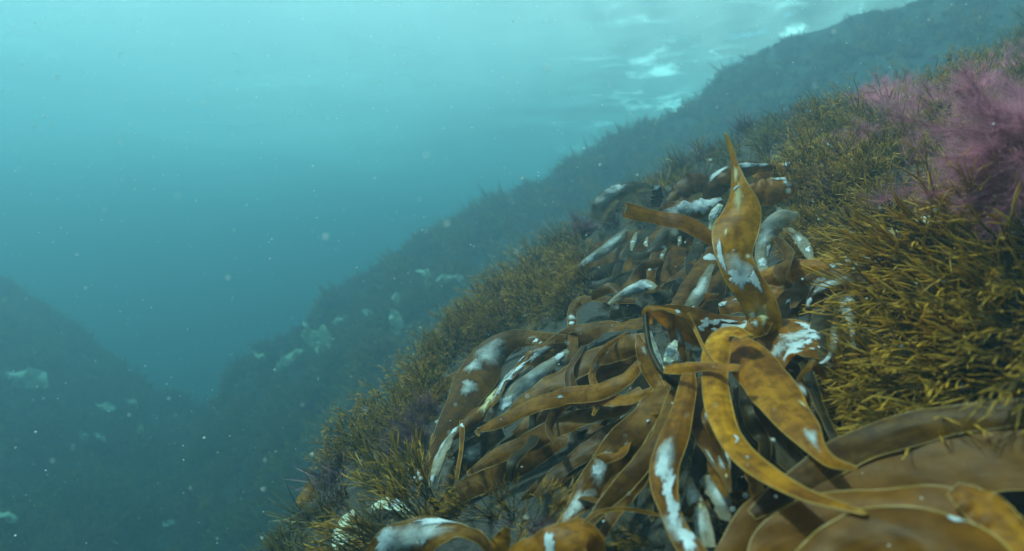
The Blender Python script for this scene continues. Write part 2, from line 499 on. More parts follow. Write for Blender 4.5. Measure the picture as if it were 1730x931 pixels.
def tube(P, rad, k=5, closed=False):
    P = np.asarray(P, float); n = len(P)
    if closed: T = np.roll(P, -1, 0) - np.roll(P, 1, 0)
    else: T = np.gradient(P, axis=0)
    T /= np.linalg.norm(T, axis=1)[:, None] + 1e-9
    ref = np.array([.31, .53, .79]); A = np.cross(T, ref); A /= np.linalg.norm(A, axis=1)[:, None] + 1e-9
    B = np.cross(T, A)
    th = np.linspace(0, 2 * np.pi, k, endpoint=False)
    V = P[:, None] + np.asarray(rad)[:, None, None] * (A[:, None] * np.cos(th)[None, :, None] + B[:, None] * np.sin(th)[None, :, None])
    idx = np.arange(n * k).reshape(n, k)
    nxt = np.roll(idx, -1, 1)
    if closed: a, b, c, dd = idx, nxt, np.roll(nxt, -1, 0), np.roll(idx, -1, 0)
    else: a, b, c, dd = idx[:-1], nxt[:-1], nxt[1:], idx[1:]
    return V.reshape(-1, 3), np.stack([a, b, c, dd], -1).reshape(-1, 4)

frond_count = 0
def frond(label, ctrl, mat='brown', rim=None, patches=(), cup=.16, ruffle=.11, waves=4, torn=0, group=None, rimr=.0005, cat='kelp', name='kelp_frond', n=64):
    global frond_count
    frond_count += 1
    rb = Ribbon(ctrl, cup, ruffle, waves, frond_count * 13, n=n, torn=torn)
    if rim is None: rim = 'rimd' if mat in ('dark', 'brown', 'grey') else 'rim'
    if mat in ('pale',): rim = 'white'
    o = rb.build(name, M[mat], M[rim], rimr=rimr)
    tag(o, label, cat, group)
    for i, p in enumerate(patches):
        u, t, lp, wp = p[:4]
        pm = p[4] if len(p) > 4 else 'white'
        ang = R(p[5]) if len(p) > 5 else 0
        jag = p[6] if len(p) > 6 else .28
        rb.patch(u, t, lp, wp, M[pm], frond_count * 31 + i, o, {'white': 'white_crust', 'veil': 'grey_crust', 'cream': 'cream_crust'}[pm], ang, jag, .0016 + .0004 * (i % 4))
    return o

def slope_depth(px, py):
    """smooth distance of the near slope along a photo pixel's line of sight"""
    a, b = (px - 865.0) / F, (465.5 - py) / F
    q = .6 * a + .26 - b
    d1 = .656 / q if q > .05 else 9
    q = .6 * a + .16 - b
    d2 = .486 / q if q > .05 else 9
    return d1 if d1 < 1.7 else min(max(d2, 1.7), 3.6)

def K(label, pts, mat='brown', **kw):
    """pts = (px, py, width px, roll, lift above the slope as a share of the distance; 0.5 and more is a distance)"""
    c = []
    for p in pts:
        p = tuple(p) + (0,) * (4 - len(p)) if len(p) < 4 else tuple(p)
        lift = p[4] if len(p) > 4 else kw.get('lift', .08)
        d = min(lift, slope_depth(p[0], p[1]) * (1 - kw.get('top', .12))) if lift >= .5 else slope_depth(p[0], p[1]) * (1 - lift)
        c.append((p[0], p[1], d, p[2] * (.86 if lift < .25 else .95), p[3]))
    if c[0][2] < 1.35 and mat in ('brown', 'dark', 'grey') and 'sheet' not in label and 'nearest' not in label and 'wavy' not in label:
        # every strap twists a little its own way
        r = random.Random(label); tw, p0 = r.uniform(14, 34), r.uniform(0, 6.28)
        c = [(x, y, d, w_, ro + tw * math.sin(p0 + 1.3 * k)) for k, (x, y, d, w_, ro) in enumerate(c)]
    kw.pop('lift', None); kw.pop('top', None)
    return frond(label, c, mat, **kw)

W, G_, C_ = 'white', 'veil', 'cream'
# --- the tall upright blade in the middle and its neighbours
K('tall golden kelp blade standing upright with a narrow twisted pale tip',
  [(1296, 590, 40, -10, .95), (1290, 545, 58, -15, .94), (1278, 505, 60, 0, .94), (1256, 465, 66, 12, .95), (1242, 425, 70, 16, .97), (1245, 385, 73, 4, .99), (1250, 350, 64, -16, 1.01), (1246, 315, 33, -38, 1.025), (1241, 280, 13, -30, 1.04), (1235, 252, 8, -20, 1.05), (1226, 226, 3, 0, 1.06)],
  'golden', cup=.20, ruffle=.05, waves=2, rimr=.0009, n=90,
  top=.08, patches=[(.335, .05, .34, .40, G_, 8, .2), (.30, .30, .24, .26, W, 25, .5), (.27, -.45, .34, .12, W, 0, .3), (.40, .80, .40, .06, W, 0, .3), (.69, .0, .55, .22, C_, 0, .35), (.80, -.1, .8, .3, C_, 0, .3), (.735, .15, .10, .16, W, 0, .5), (.50, .45, .16, .03, C_, 0, .2), (.42, .1, .025, .03, W, 0, .2), (.12, .2, .5, .35, C_, 30, .45)])
K('ochre kelp strap with a square cut end reaching left above the cluster',
  [(1053, 354, 26, 30, 1.10), (1085, 361, 25, 20, 1.09), (1115, 368, 27, 8, 1.08), (1150, 375, 31, 0, 1.06), (1180, 388, 30, -8, 1.05), (1207, 408, 22, -10, 1.04), (1228, 430, 16, 0, 1.03)],
  'amber', torn=.012, cup=.2, ruffle=.05, waves=2, patches=[(.02, 0, .10, .45, C_, 0, .3)])
# --- the knot of blades at the centre
K('broad rust coloured blade spotted with many white crusts at the centre knot',
  [(1093, 518, 12, 60, .98), (1110, 528, 26, 40, .98), (1145, 540, 50, 20, .985), (1190, 556, 72, 8, .99), (1240, 566, 88, 0, .995), (1290, 572, 112, -4, 1.0), (1335, 580, 128, -8, 1.005), (1370, 592, 104, -20, 1.02), (1384, 612, 50, -50, 1.04)],
  'amber', cup=.30, ruffle=.07, waves=3, rim='rim', n=90,
  patches=[(.30, .30, .22, .10, W, 35, .4), (.36, .45, .20, .07, W, 30, .35), (.41, .30, .16, .06, W, 20), (.42, .62, .13, .05, W, 10), (.47, .45, .22, .09, W, 20, .45), (.50, .70, .12, .06, W), (.52, .25, .16, .07, W, 25, .4), (.35, .05, .10, .05, W), (.28, -.1, .08, .05, W),
           (.80, .62, .16, .13, W, 60, .55), (.845, .40, .11, .08, W), (.78, .12, .17, .13, G_, 10, .4), (.86, .1, .08, .07, W, 0, .45), (.83, -.22, .17, .15, W, 0, .5), (.86, -.52, .16, .12, W, 10, .5), (.90, .65, .04, .03, W), (.915, .2, .03, .025, W), (.925, -.1, .04, .03, W, 0, .5), (.75, -.35, .12, .14, G_, 0, .4), (.74, .8, .10, .05, W, 0, .4), (.90, -.8, .05, .05, W), (.79, .85, .14, .06, W, 40, .5)])
K('mustard torn flap folded over the knot below the upright blade',
  [(1262, 566, 20, 20, .955), (1278, 552, 34, 10, .95), (1290, 530, 42, 0, .955), (1286, 508, 26, -10, .96), (1281, 495, 8, 0, .965)],
  'golden', top=0.18, torn=.1, cup=.3, ruffle=.18, waves=3, patches=[(.45, -.1, .4, .25, C_, 0, .5), (.25, .3, .2, .2, G_, 0, .4)])
K('arching golden blade looping over the knot and trailing down to the right',
  [(1262, 568, 26, 30, .96), (1240, 560, 36, 25, .935), (1218, 568, 44, 15, .915), (1208, 595, 46, 5, .90), (1207, 635, 44, 0, .885), (1214, 680, 44, -5, .865), (1229, 725, 46, -8, .85), (1258, 768, 46, -10, .835), (1305, 806, 42, -15, .815), (1360, 835, 38, -25, .79), (1415, 852, 28, -35, .765), (1462, 868, 9, -40, .745)],
  'golden', top=0.24, cup=.22, ruffle=.03, waves=2, rimr=.0007, n=100, patches=[(.62, .35, .22, .05, W, 10, .2), (.64, .1, .18, .03, W, -30, .2), (.71, -.1, .10, .08, G_)])
K('wide amber blade slanting down right from the knot to a narrow tip',
  [(1238, 575, 40, 10, 1.0), (1262, 600, 74, 5, .97), (1290, 640, 84, 0, .94), (1325, 685, 74, -5, .91), (1355, 722, 58, 0, .885), (1378, 755, 34, 15, .865), (1405, 780, 22, 30, .85), (1448, 792, 7, 30, .835)],
  'amber', top=0.18, cup=.16, ruffle=.06, waves=3, rim='rim', n=84, patches=[(.80, .2, .5, .25, G_, 0, .3), (.60, .8, .25, .05, C_, 10, .2)])
K('short rusty strap with a cut end lying level across the arching blade',
  [(1122, 625, 14, 0, .92), (1150, 622, 19, 10, .90), (1190, 619, 18, 0, .865), (1225, 620, 16, -8, .86), (1252, 621, 13, -10, .86)], 'amber', top=0.265, torn=.02, cup=.2, ruffle=.06, waves=2)
K('hanging amber blade with a long pale crust along its lower half',
  [(1166, 612, 14, 0, .93), (1162, 650, 30, 0, .91), (1152, 690, 40, 5, .88), (1138, 735, 46, 5, .86), (1124, 780, 50, 0, .84), (1124, 825, 44, -5, .82), (1135, 868, 40, -8, .80), (1152, 905, 42, -5, .785), (1178, 945, 44, 0, .77)],
  'amber', top=0.22, cup=.2, ruffle=.08, waves=3, n=90,
  patches=[(.56, -.05, .8, .36, G_, 0, .15), (.60, -.1, .75, .26, W, 0, .25), (.70, .25, 1.1, .22, W, -4, .4), (.80, .20, .9, .30, W, -6, .5), (.87, -.1, 1.0, .42, G_, 0, .4), (.92, .25, .8, .34, W, 0, .5), (.84, -.35, .3, .1, W, 0, .5)])
K('dusky narrow blade hanging to a split tip right of the crusted one',
  [(1176, 640, 24, 0, .97), (1180, 680, 42, 5, .94), (1192, 725, 46, 5, .91), (1208, 768, 36, 0, .88), (1224, 800, 18, -10, .86), (1234, 832, 4, 0, .845)], 'brown', top=0.16, cup=.2, ruffle=.06, patches=[(.80, .2, .5, .22, G_), (.9, .2, .4, .2, C_), (.75, -.8, .5, .1, G_)])
K('amber spur curling down from the left end of the knot',
  [(1078, 566, 7, 0, 1.0), (1084, 590, 22, 10, .98), (1098, 625, 28, 20, .96), (1114, 655, 20, 20, .95), (1134, 676, 6, 0, .94)], 'amber', top=0.16, cup=.25, patches=[(.22, .3, .3, .2, G_)])
K('rolled golden rim of blade bent over at the left of the knot',
  [(1186, 580, 5, 20, .93), (1176, 556, 10, 30, .93), (1160, 534, 15, 45, .93), (1132, 522, 17, 50, .935), (1104, 519, 18, 40, .94), (1092, 528, 20, 30, .95), (1096, 548, 14, 10, .96)], 'golden', top=0.17, cup=.5, ruffle=.12, waves=3, patches=[(.45, .5, .3, .2, W, 0, .3)])
K('small curled brown flap with white underside inside the left loop of the knot',
  [(1134, 528, 10, 20, .965), (1140, 556, 22, 30, .965), (1146, 590, 24, 15, .96), (1152, 622, 26, 0, .95), (1168, 640, 8, 0, .95)], 'brown', cup=.4, patches=[(.35, .3, .35, .3, G_), (.65, -.2, .3, .3, G_)])
K('white crusted leaf tip facing out between the stalk and the cut strap',
  [(1142, 575, 5, 0, .955), (1136, 588, 18, 0, .95), (1132, 600, 22, 0, .945), (1127, 612, 12, 0, .94)], 'pale', top=0.17, cup=.2, patches=[(.5, 0, .55, .42, W, 0, .12)])
K('slim white crusted tongue hanging left of the dark stalk',
  [(1098, 560, 5, 0, .985), (1106, 595, 13, 20, .975), (1115, 622, 16, 20, .965), (1121, 636, 8, 0, .96)], 'pale', top=0.17, cup=.2, patches=[(.6, 0, 1.2, .4, W, 0, .1)])
st = tube(catmull([at(1091, 532, .955), at(1093, 560, .93), at(1100, 595, .90), (at(1118, 628, .86)), at(1138, 648, .86), at(1165, 662, .90)], 30), np.linspace(.0042, .0050, 30), 8)
o = mesh_obj('kelp_stipe', *st, M['dark']); tag(o, 'dark bare kelp stalk bowing down from the left end of the knot', 'stalk')
K('thin rusty strip crossing the white spots down to the cut strap',
  [(1162, 530, 6, 20, .94), (1176, 560, 5, 10, .92), (1190, 590, 5, 0, .905), (1205, 612, 4, 0, .90)], 'amber', top=0.25)
# --- right of the knot
K('dark looped blade with a bright white outer edge right of the knot',
  [(1362, 528, 8, 40, 1.06), (1372, 505, 16, 50, 1.055), (1392, 488, 28, 30, 1.05), (1425, 480, 38, 10, 1.05), (1462, 484, 36, 0, 1.05)], 'brown', cup=.3, patches=[(.18, .4, 1.4, .3, W, 0, .2), (.55, .3, .8, .3, G_)])
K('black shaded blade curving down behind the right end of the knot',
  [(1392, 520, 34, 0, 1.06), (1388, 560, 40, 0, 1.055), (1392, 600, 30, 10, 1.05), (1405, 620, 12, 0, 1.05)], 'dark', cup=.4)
K('white edged crescent sliver at the right end of the knot',
  [(1362, 607, 5, 0, 1.02), (1385, 616, 9, 20, 1.01), (1404, 604, 14, 25, 1.01), (1411, 575, 16, 20, 1.015), (1408, 552, 6, 0, 1.02)], 'grey', cup=.3, patches=[(.3, .5, 1.6, .25, W, 0, .2), (.72, 0, .9, .35, W, 0, .2)])
K('grey white drip shaped blade hanging at the edge of the olive weed bank',
  [(1430, 500, 22, 0, 1.03), (1434, 525, 24, 0, 1.02), (1438, 550, 10, 0, 1.02), (1444, 590, 6, 0, 1.0)], 'grey', patches=[(.3, 0, .9, .4, G_, 0, .2), (.15, .1, .5, .3, W), (.75, 0, 1.8, .4, W)])
K('golden arched blade rising over to the right from behind the upright one',
  [(1268, 500, 12, 0, 1.13), (1288, 478, 34, 15, 1.12), (1325, 460, 40, 10, 1.11), (1370, 450, 38, 0, 1.10), (1412, 446, 34, -10, 1.09), (1455, 450, 26, -10, 1.08)], 'amber', cup=.35, rim='rim', patches=[(.85, .2, .4, .3, W), (.95, -.1, .6, .35, W, 0, .4), (.78, -.4, .25, .2, W)])
K('broad brown blade fanning under the golden arch right of the upright one',
  [(1300, 560, 40, 0, 1.12), (1330, 522, 60, 0, 1.12), (1368, 492, 60, 5, 1.11), (1410, 472, 44, 0, 1.10), (1450, 466, 30, 0, 1.09)], 'brown', cup=.2, patches=[(.7, .1, .25, .2, G_), (.4, .3, .1, .06, W)])
K('rusty blade under the knot with a golden upper edge',
  [(1215, 520, 24, 0, 1.11), (1250, 512, 40, 0, 1.10), (1300, 500, 44, 0, 1.11), (1340, 500, 30, 0, 1.12)], 'amber', patches=[(.05, .4, .3, .2, W), (.30, .5, .3, .14, W, 10), (.42, .1, .4, .1, W, 20)])
K('white disc dotted blade end poking out of the olive weed bank',
  [(1420, 440, 22, 0, 1.05), (1440, 437, 32, 0, 1.04), (1466, 438, 30, 0, 1.03), (1490, 446, 16, 0, 1.03)], 'brown', cup=.2, patches=[(.15, -.1, .45, .36, W, 0, .12), (.45, .35, .45, .28, W, 0, .2), (.70, -.1, .45, .3, W, 0, .4), (.9, .1, .35, .3, W)])
# --- blades fanning left and down from the knot
K('long olive brown blade sweeping left from the knot with a clean pale edge',
  [(1096, 574, 30, 0), (1060, 585, 46, 10), (1010, 600, 54, 15), (960, 628, 56, 12), (915, 660, 46, 5), (875, 695, 30, 0), (850, 722, 8, 0)], 'brown', lift=.15, cup=.25, rim='rim', n=80, patches=[(.25, .2, .05, .03, C_)])
K('orange brown strap with a chewed and curled left end',
  [(1082, 612, 16, 0), (1055, 640, 32, 10), (1010, 660, 38, 10), (960, 668, 38, 5), (910, 682, 34, 5), (865, 702, 30, 8), (828, 718, 24, 10), (806, 726, 10, 40), (811, 738, 5, 0)], 'amber', lift=.20, cup=.25, ruffle=.09, rim='rim', n=80, torn=.05, patches=[(.45, 0, .15, .12, G_), (.9, .3, .2, .15, C_)])
K('slender amber strap branching under the chewed one',
  [(1100, 660, 14, 0), (1060, 675, 22, 0), (1010, 676, 24, 5), (965, 678, 18, 0), (930, 690, 5, 0)], 'amber', lift=.17, rim='rim')
K('amber brown blade running down left below the chewed strap',
  [(1085, 660, 22, 0), (1040, 690, 38, 5), (990, 704, 42, 5), (940, 722, 42, 8), (890, 748, 38, 5), (840, 770, 30, 0), (790, 800, 14, 0)], 'brown', lift=.13, n=80, rim='rim')
K('upper brown blade skirting the left of the knot, furthest up the slope',
  [(1088, 545, 26, 0), (1050, 548, 40, 5), (1005, 556, 46, 5), (960, 574, 44, 5), (920, 600, 34, 0), (885, 632, 12, 0)], 'brown', lift=.10, cup=.25, rim='rim')
K('deep brown blade lying between the two long left blades',
  [(1090, 600, 26, 0), (1050, 612, 44, 0), (1000, 636, 50, 0), (950, 672, 46, 0), (905, 706, 34, 0), (868, 734, 10, 0)], 'brown', lift=.08)
K('wide brown blade with grey crust patch low down, left of the hanging amber one',
  [(1125, 640, 26, 0), (1098, 690, 54, 5), (1060, 740, 66, 5), (1020, 790, 62, 0), (985, 840, 48, 0), (955, 880, 30, 0), (930, 915, 12, 0)], 'brown', lift=.16, n=80, rim='rim', patches=[(.62, -.2, .45, .30, G_, 0, .3), (.64, -.25, .2, .16, W, 0, .4), (.82, .1, .8, .42, G_, 0, .2), (.3, .5, .06, .04, W)])
K('amber blade sloping from the stalk to the lower left beside the wide brown one',
  [(1140, 660, 20, 0), (1125, 710, 40, 8), (1098, 760, 42, 5), (1060, 810, 36, 0), (1020, 855, 26, 0), (985, 900, 10, 0)], 'brown', lift=.20, n=80, rim='rim')
K('narrow brown blade bending down beneath the long left blades',
  [(1070, 705, 20, 0), (1030, 735, 36, 0), (985, 765, 38, 0), (940, 800, 34, 0), (905, 840, 12, 0)], 'brown', lift=.08)
K('sunken amber blade just left of the hanging crusted one',
  [(1110, 770, 14, 0), (1085, 800, 30, 0), (1055, 838, 34, 0), (1030, 880, 26, 0), (1010, 920, 10, 0)], 'brown', lift=.10, rim='rim')
K('low grey brown blade at the lower edge of the kelp cluster',
  [(1020, 820, 20, 0), (985, 850, 34, 0), (960, 885, 36, 0), (940, 930, 34, 0)], 'brown', lift=.08, patches=[(.35, .1, .5, .4, G_)])
K('broad brown blade under the small olive bush with golden lower edge',
  [(960, 740, 20, 0), (900, 770, 42, 0), (840, 800, 48, 0), (780, 830, 46, 0), (730, 860, 38, 0), (690, 880, 16, 0)], 'brown', lift=.05, rim='rim')
K('hooked blade with a ghostly pale tip bent over at the upper left',
  [(1075, 508, 12, 0), (1040, 506, 16, 20), (1005, 503, 20, 30), (978, 508, 22, 20), (967, 525, 19, 5), (966, 545, 18, 0), (968, 562, 12, 0)], 'brown', lift=.12, cup=.4, rim='rim', patches=[(.80, 0, .8, .42, G_, 0, .2), (.88, 0, .5, .35, W, 0, .2)])
K('brown stem part hanging under the hooked pale tip',
  [(966, 555, 16, 0), (968, 590, 20, 0), (960, 620, 16, 0), (945, 650, 5, 0)], 'brown', lift=.11)
K('white crusted blade shaped like a feather above the knot',
  [(1028, 514, 7, 0), (1046, 500, 14, 10), (1070, 488, 22, 15), (1092, 482, 22, 20), (1108, 486, 10, 10)], 'grey', lift=.14, cup=.3, patches=[(.55, 0, 1.9, .42, W, 0, .18)])
K('dark warty blade lying under the feather shaped white one',
  [(1030, 530, 22, 0), (1060, 520, 38, 0), (1095, 510, 40, 0), (1130, 498, 26, 0), (1136, 494, 14, 0)], 'dark', lift=.09, cup=.2, ruffle=.15)
# --- the big arched blade on the left and its crusted neighbours
K('large arched brown blade with a golden outer edge and a round grey patch',
  [(955, 572, 14, -20), (915, 572, 26, -15), (868, 574, 42, -10), (828, 596, 70, 0), (800, 640, 78, 5), (778, 685, 58, 5), (752, 730, 38, 0), (728, 775, 20, 0), (705, 815, 6, 0)], 'brown', lift=.13, cup=.28, ruffle=.05, rim='rim', n=90,
  patches=[(.40, .05, .52, .40, G_, 0, .14), (.50, -.3, .30, .2, G_, 0, .3), (.17, .1, .4, .2, G_, 0, .3), (.62, .0, .3, .2, G_, 0, .3)])
K('crumpled blade with white flaking edge running down beside the arched one',
  [(938, 582, 16, 0), (905, 596, 26, 20), (872, 622, 30, 30), (842, 655, 34, 30), (815, 690, 34, 20), (785, 722, 20, 10), (765, 742, 6, 0)], 'brown', lift=.19, cup=.4, ruffle=.15, waves=5, n=90,
  patches=[(.10, .2, .6, .35, G_, 0, .3), (.16, .5, .6, .2, W, 0, .4), (.32, .6, .8, .14, W, 0, .5), (.48, .7, 1., .12, W, 0, .5), (.42, -.1, .6, .3, G_, 0, .4), (.62, .1, .6, .4, C_, 0, .5), (.72, .3, .5, .3, C_, 0, .5), (.25, -.5, .3, .1, W, 0, .5)])
K('smooth grey white blade tucked behind the crumpled one',
  [(960, 592, 14, 0), (925, 618, 26, 0), (890, 650, 36, 0), (862, 676, 38, 0), (838, 694, 34, 0), (820, 706, 10, 0)], 'grey', lift=.15, cup=.2, patches=[(.45, 0, 1.6, .46, G_, 0, .15), (.80, -.1, .5, .4, W, 0, .3), (.1, 0, .6, .45, W, 0, .2)])
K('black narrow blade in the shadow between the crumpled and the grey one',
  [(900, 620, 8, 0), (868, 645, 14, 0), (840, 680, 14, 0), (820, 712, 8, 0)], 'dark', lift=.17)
K('small bright white flakes on a thin blade at the top of the arched one',
  [(890, 575, 10, 0), (903, 576, 17, 0), (914, 582, 12, 0), (935, 592, 6, 0)], 'brown', lift=.18, patches=[(.3, .1, .5, .3, W, 0, .5), (.5, .3, .3, .2, W, 0, .5)])
K('grey speckled blade drooping from the lower end of the arched one',
  [(790, 715, 8, 0), (766, 730, 20, 20), (745, 765, 22, 20), (734, 800, 16, 10), (722, 830, 5, 0)], 'grey', lift=.16, cup=.3, patches=[(.4, -.4, 1.5, .2, G_), (.85, 0, .8, .4, W, 0, .4), (.15, .2, .5, .3, W)])
K('thin rusty strap hanging straight down with a white cap',
  [(779, 710, 6, 0), (781, 728, 9, 0), (779, 760, 7, 0), (774, 790, 7, 0), (772, 812, 4, 0)], 'amber', lift=.20, patches=[(.12, 0, 1.2, .42, W, 0, .3)])
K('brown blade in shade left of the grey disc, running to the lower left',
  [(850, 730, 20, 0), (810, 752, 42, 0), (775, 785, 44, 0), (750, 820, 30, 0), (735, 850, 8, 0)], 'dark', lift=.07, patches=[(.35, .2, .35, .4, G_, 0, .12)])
K('torn white tipped strip left of the drooping speckled blade',
  [(735, 770, 10, 0), (716, 790, 14, 0), (700, 808, 10, 0), (692, 822, 4, 0)], 'brown', lift=.12, patches=[(.65, 0, 1., .4, W, 0, .4)])
K('dark brown blade standing off to the left of the arched one',
  [(790, 620, 12, 0), (750, 650, 28, 0), (722, 685, 24, 0), (700, 712, 8, 0)], 'brown', lift=.05)
# --- blades behind and above
K('pale grey arched blade, topmost on the left of the far kelp row',
  [(1012, 372, 24, 0, 2.0), (1020, 345, 34, 10, 1.98), (1040, 326, 30, 25, 1.95), (1070, 318, 20, 35, 1.9), (1102, 316, 14, 10, 1.9)], 'grey', cup=.3, patches=[(.35, .1, 1.2, .42, G_, 0, .15), (.5, .5, .9, .2, W, 0, .3)])
K('dark stubby blade with a white tip beside the pale arched one',
  [(1108, 350, 18, 0, 1.75), (1110, 330, 20, 0, 1.75), (1110, 313, 14, 0, 1.75)], 'dark', patches=[(.93, 0, .4, .4, W, 0, .2)])
K('wavy white blade lying across behind the cut strap',
  [(1108, 372, 12, 0, 1.4), (1130, 358, 36, 0, 1.4), (1160, 352, 44, 5, 1.4), (1190, 348, 36, 0, 1.4), (1220, 338, 14, 0, 1.4)], 'brown', cup=.25, ruffle=.15, patches=[(.62, .1, .75, .40, W, 0, .35), (.85, .2, .7, .4, W, 0, .3), (.3, -.2, .5, .3, G_)])
K('dim brown blade rounded like a dome behind the upright one',
  [(1130, 345, 10, 0, 1.8), (1150, 322, 36, 0, 1.8), (1175, 308, 42, 0, 1.8), (1205, 312, 20, 0, 1.8)], 'brown', cup=.3)
K('brown arch with white top edge behind the tip of the upright one',
  [(1196, 345, 20, 0, 1.6), (1210, 312, 40, 0, 1.58), (1238, 292, 40, 10, 1.56), (1275, 284, 22, 25, 1.55), (1310, 280, 10, 0, 1.55)], 'brown', cup=.3, patches=[(.35, .75, .5, .1, W), (.68, .5, .6, .18, W, 0, .2), (.85, .4, .5, .2, W)])
K('orange brown dished blade with a white scalloped edge, right of the upright tip',
  [(1262, 318, 14, 0, 1.45), (1285, 322, 46, 5, 1.44), (1312, 320, 54, 10, 1.43), (1334, 318, 30, 30, 1.42), (1340, 312, 8, 40, 1.42)], 'amber', cup=.35, patches=[(.88, .5, .3, .15, W, 0, .3), (.75, .85, .4, .06, W)])
K('orange lit blade lying above the dished one',
  [(1272, 300, 10, 0, 1.6), (1292, 290, 26, 10, 1.6), (1318, 284, 24, 10, 1.6), (1336, 276, 8, 0, 1.6)], 'amber', cup=.3, patches=[(.9, .2, .5, .3, W)])
K('grey white blade curving down at the right of the upright one',
  [(1290, 462, 14, 0, 1.25), (1288, 430, 22, 10, 1.27), (1296, 395, 34, 5, 1.28), (1318, 370, 36, 0, 1.28), (1350, 360, 16, 0, 1.28)], 'grey', cup=.3, patches=[(.65, 0, 1.0, .42, G_, 0, .2), (.2, -.1, 1.1, .4, W, 0, .2), (.45, -.7, .8, .12, W, 0, .3)])
K('small crinkled grey blade right of the curving grey white one',
  [(1335, 385, 10, 0, 1.3), (1348, 400, 18, 0, 1.28), (1362, 420, 18, 0, 1.26), (1372, 440, 8, 0, 1.25)], 'grey', ruffle=.25, patches=[(.4, 0, .9, .4, G_, 0, .4), (.75, .2, .6, .3, W, 0, .5)])
K('white ribbon sliver hanging beside the upright blade, on its left',
  [(1217, 345, 10, 0, 1.25), (1206, 362, 14, 0, 1.24), (1202, 380, 10, 0, 1.24), (1198, 392, 4, 0, 1.24)], 'pale', patches=[(.4, 0, 1.3, .42, W, 0, .2)])
K('long white grey blade trailing to a thin point at the upper left',
  [(1062, 388, 12, 0), (1045, 402, 22, 0), (1020, 422, 22, 0), (992, 440, 14, 0), (972, 455, 8, 0), (955, 470, 3, 0)], 'grey', lift=.10, cup=.25, patches=[(.30, 0, 1.5, .44, G_, 0, .3), (.65, .1, 1.8, .4, W, 0, .3)])
K('long brown blade reaching down left under the cut strap',
  [(1150, 385, 20, 0), (1100, 398, 40, 0), (1050, 412, 46, 0), (1000, 432, 42, 0), (950, 456, 32, 0), (905, 478, 20, 0), (870, 490, 8, 0)], 'brown', lift=.03, n=80, patches=[(.35, .5, .4, .1, W), (.15, .5, .2, .1, W)])
K('brown far blade with amber edge above the long trailing white one',
  [(1110, 372, 12, 0), (1070, 374, 26, 0), (1030, 390, 34, 0), (990, 412, 26, 0), (965, 430, 8, 0)], 'amber', lift=.02, patches=[(.45, .3, .3, .2, W)])
K('hooked blade with a white drop shaped end, upper middle',
  [(1165, 388, 10, 0), (1135, 405, 16, 10), (1112, 425, 20, 15), (1102, 448, 20, 5), (1100, 468, 14, 0)], 'brown', lift=.13, cup=.3, rim='rim', patches=[(.80, 0, 1.0, .42, W, 0, .2), (.3, .2, .4, .2, W)])
K('long brown blade bearing two white discs, one small above one large',
  [(1216, 410, 20, 0), (1196, 438, 32, 5), (1176, 470, 38, 5), (1155, 505, 36, 0), (1136, 535, 26, 0)], 'brown', lift=.13, cup=.2, patches=[(.22, .05, .42, .40, W, 0, .10), (.06, .1, .26, .28, W, 0, .08)])
K('slate grey tongue blade right of the two white discs',
  [(1204, 446, 8, 0), (1192, 468, 22, 0), (1180, 495, 26, 0), (1166, 520, 22, 0), (1156, 538, 10, 0)], 'grey', lift=.15, cup=.2, patches=[(.5, 0, 1.5, .46, G_, 0, .08)])
for i, (x, y) in enumerate([(1072, 402), (1092, 404), (1118, 398), (1122, 425), (1148, 402)]):
    K(['white leaflet leftmost of the small row under the cut strap', 'second white leaflet from the left under the cut strap', 'middle white leaflet of the small row under the cut strap', 'low white leaflet beneath the small row under the cut strap', 'rightmost white leaflet of the small row under the cut strap'][i],
      [(x + 3, y - (9, 4, 7, 6, 3)[i], 4, 0), (x, y, (9, 7, 10, 6, 8)[i], (10, 50, -20, 0, 35)[i]), (x - (3, 1, 5, 4, 0)[i], y + 8, (10, 8, 7, 8, 6)[i], 0), (x - (5, -2, 9, 3, 3)[i], y + (22, 13, 26, 16, 14)[i], 3, 0)], 'grey', lift=.14, patches=[(.5, 0, .9, .4, W, 0, .2)], group='white leaflets under the cut strap')
K('brown blade dropping from behind the cut strap beside the white leaflets',
  [(1160, 410, 14, 0), (1130, 440, 34, 0), (1105, 478, 38, 0), (1085, 520, 26, 0)], 'brown', lift=.06)
K('amber brown blade climbing behind the slate grey tongue',
  [(1225, 440, 14, 0), (1212, 480, 34, 0), (1195, 520, 40, 0), (1175, 560, 30, 0)], 'brown', lift=.08)
# --- bottom right, close to the camera
K('huge brown blade sheet crossing the lower right corner behind the wavy edged ones',
  [(1225, 985, 90, 10, .70), (1300, 905, 130, 10, .70), (1400, 838, 130, 5, .69), (1500, 790, 140, 0, .66), (1610, 765, 160, 0, .62), (1760, 752, 170, 0, .58)],
  'deep', top=0.12, cup=.12, ruffle=.03, waves=2, rim='rim', n=80)
K('long amber brown strap rising to the right above the huge sheet',
  [(1270, 870, 20, 0, .76), (1330, 826, 46, 5, .74), (1410, 775, 56, 5, .72), (1500, 735, 60, 0, .69), (1600, 708, 56, 0, .65), (1760, 690, 50, 0, .60)],
  'brown', top=0.15, cup=.15, ruffle=.03, waves=2, rim='rim', n=80)
K('wavy topped dark blade with a thin golden edge in the lower right',
  [(1262, 960, 8, 0, .645), (1300, 920, 56, 0, .64), (1370, 885, 96, 0, .635), (1450, 868, 104, 0, .625), (1530, 858, 88, 0, .61), (1610, 870, 96, 0, .595), (1690, 920, 90, 0, .58), (1740, 980, 60, 0, .57)],
  'deep', top=0.17, cup=.15, ruffle=.10, waves=2, rim='rim', rimr=.0007, n=80)
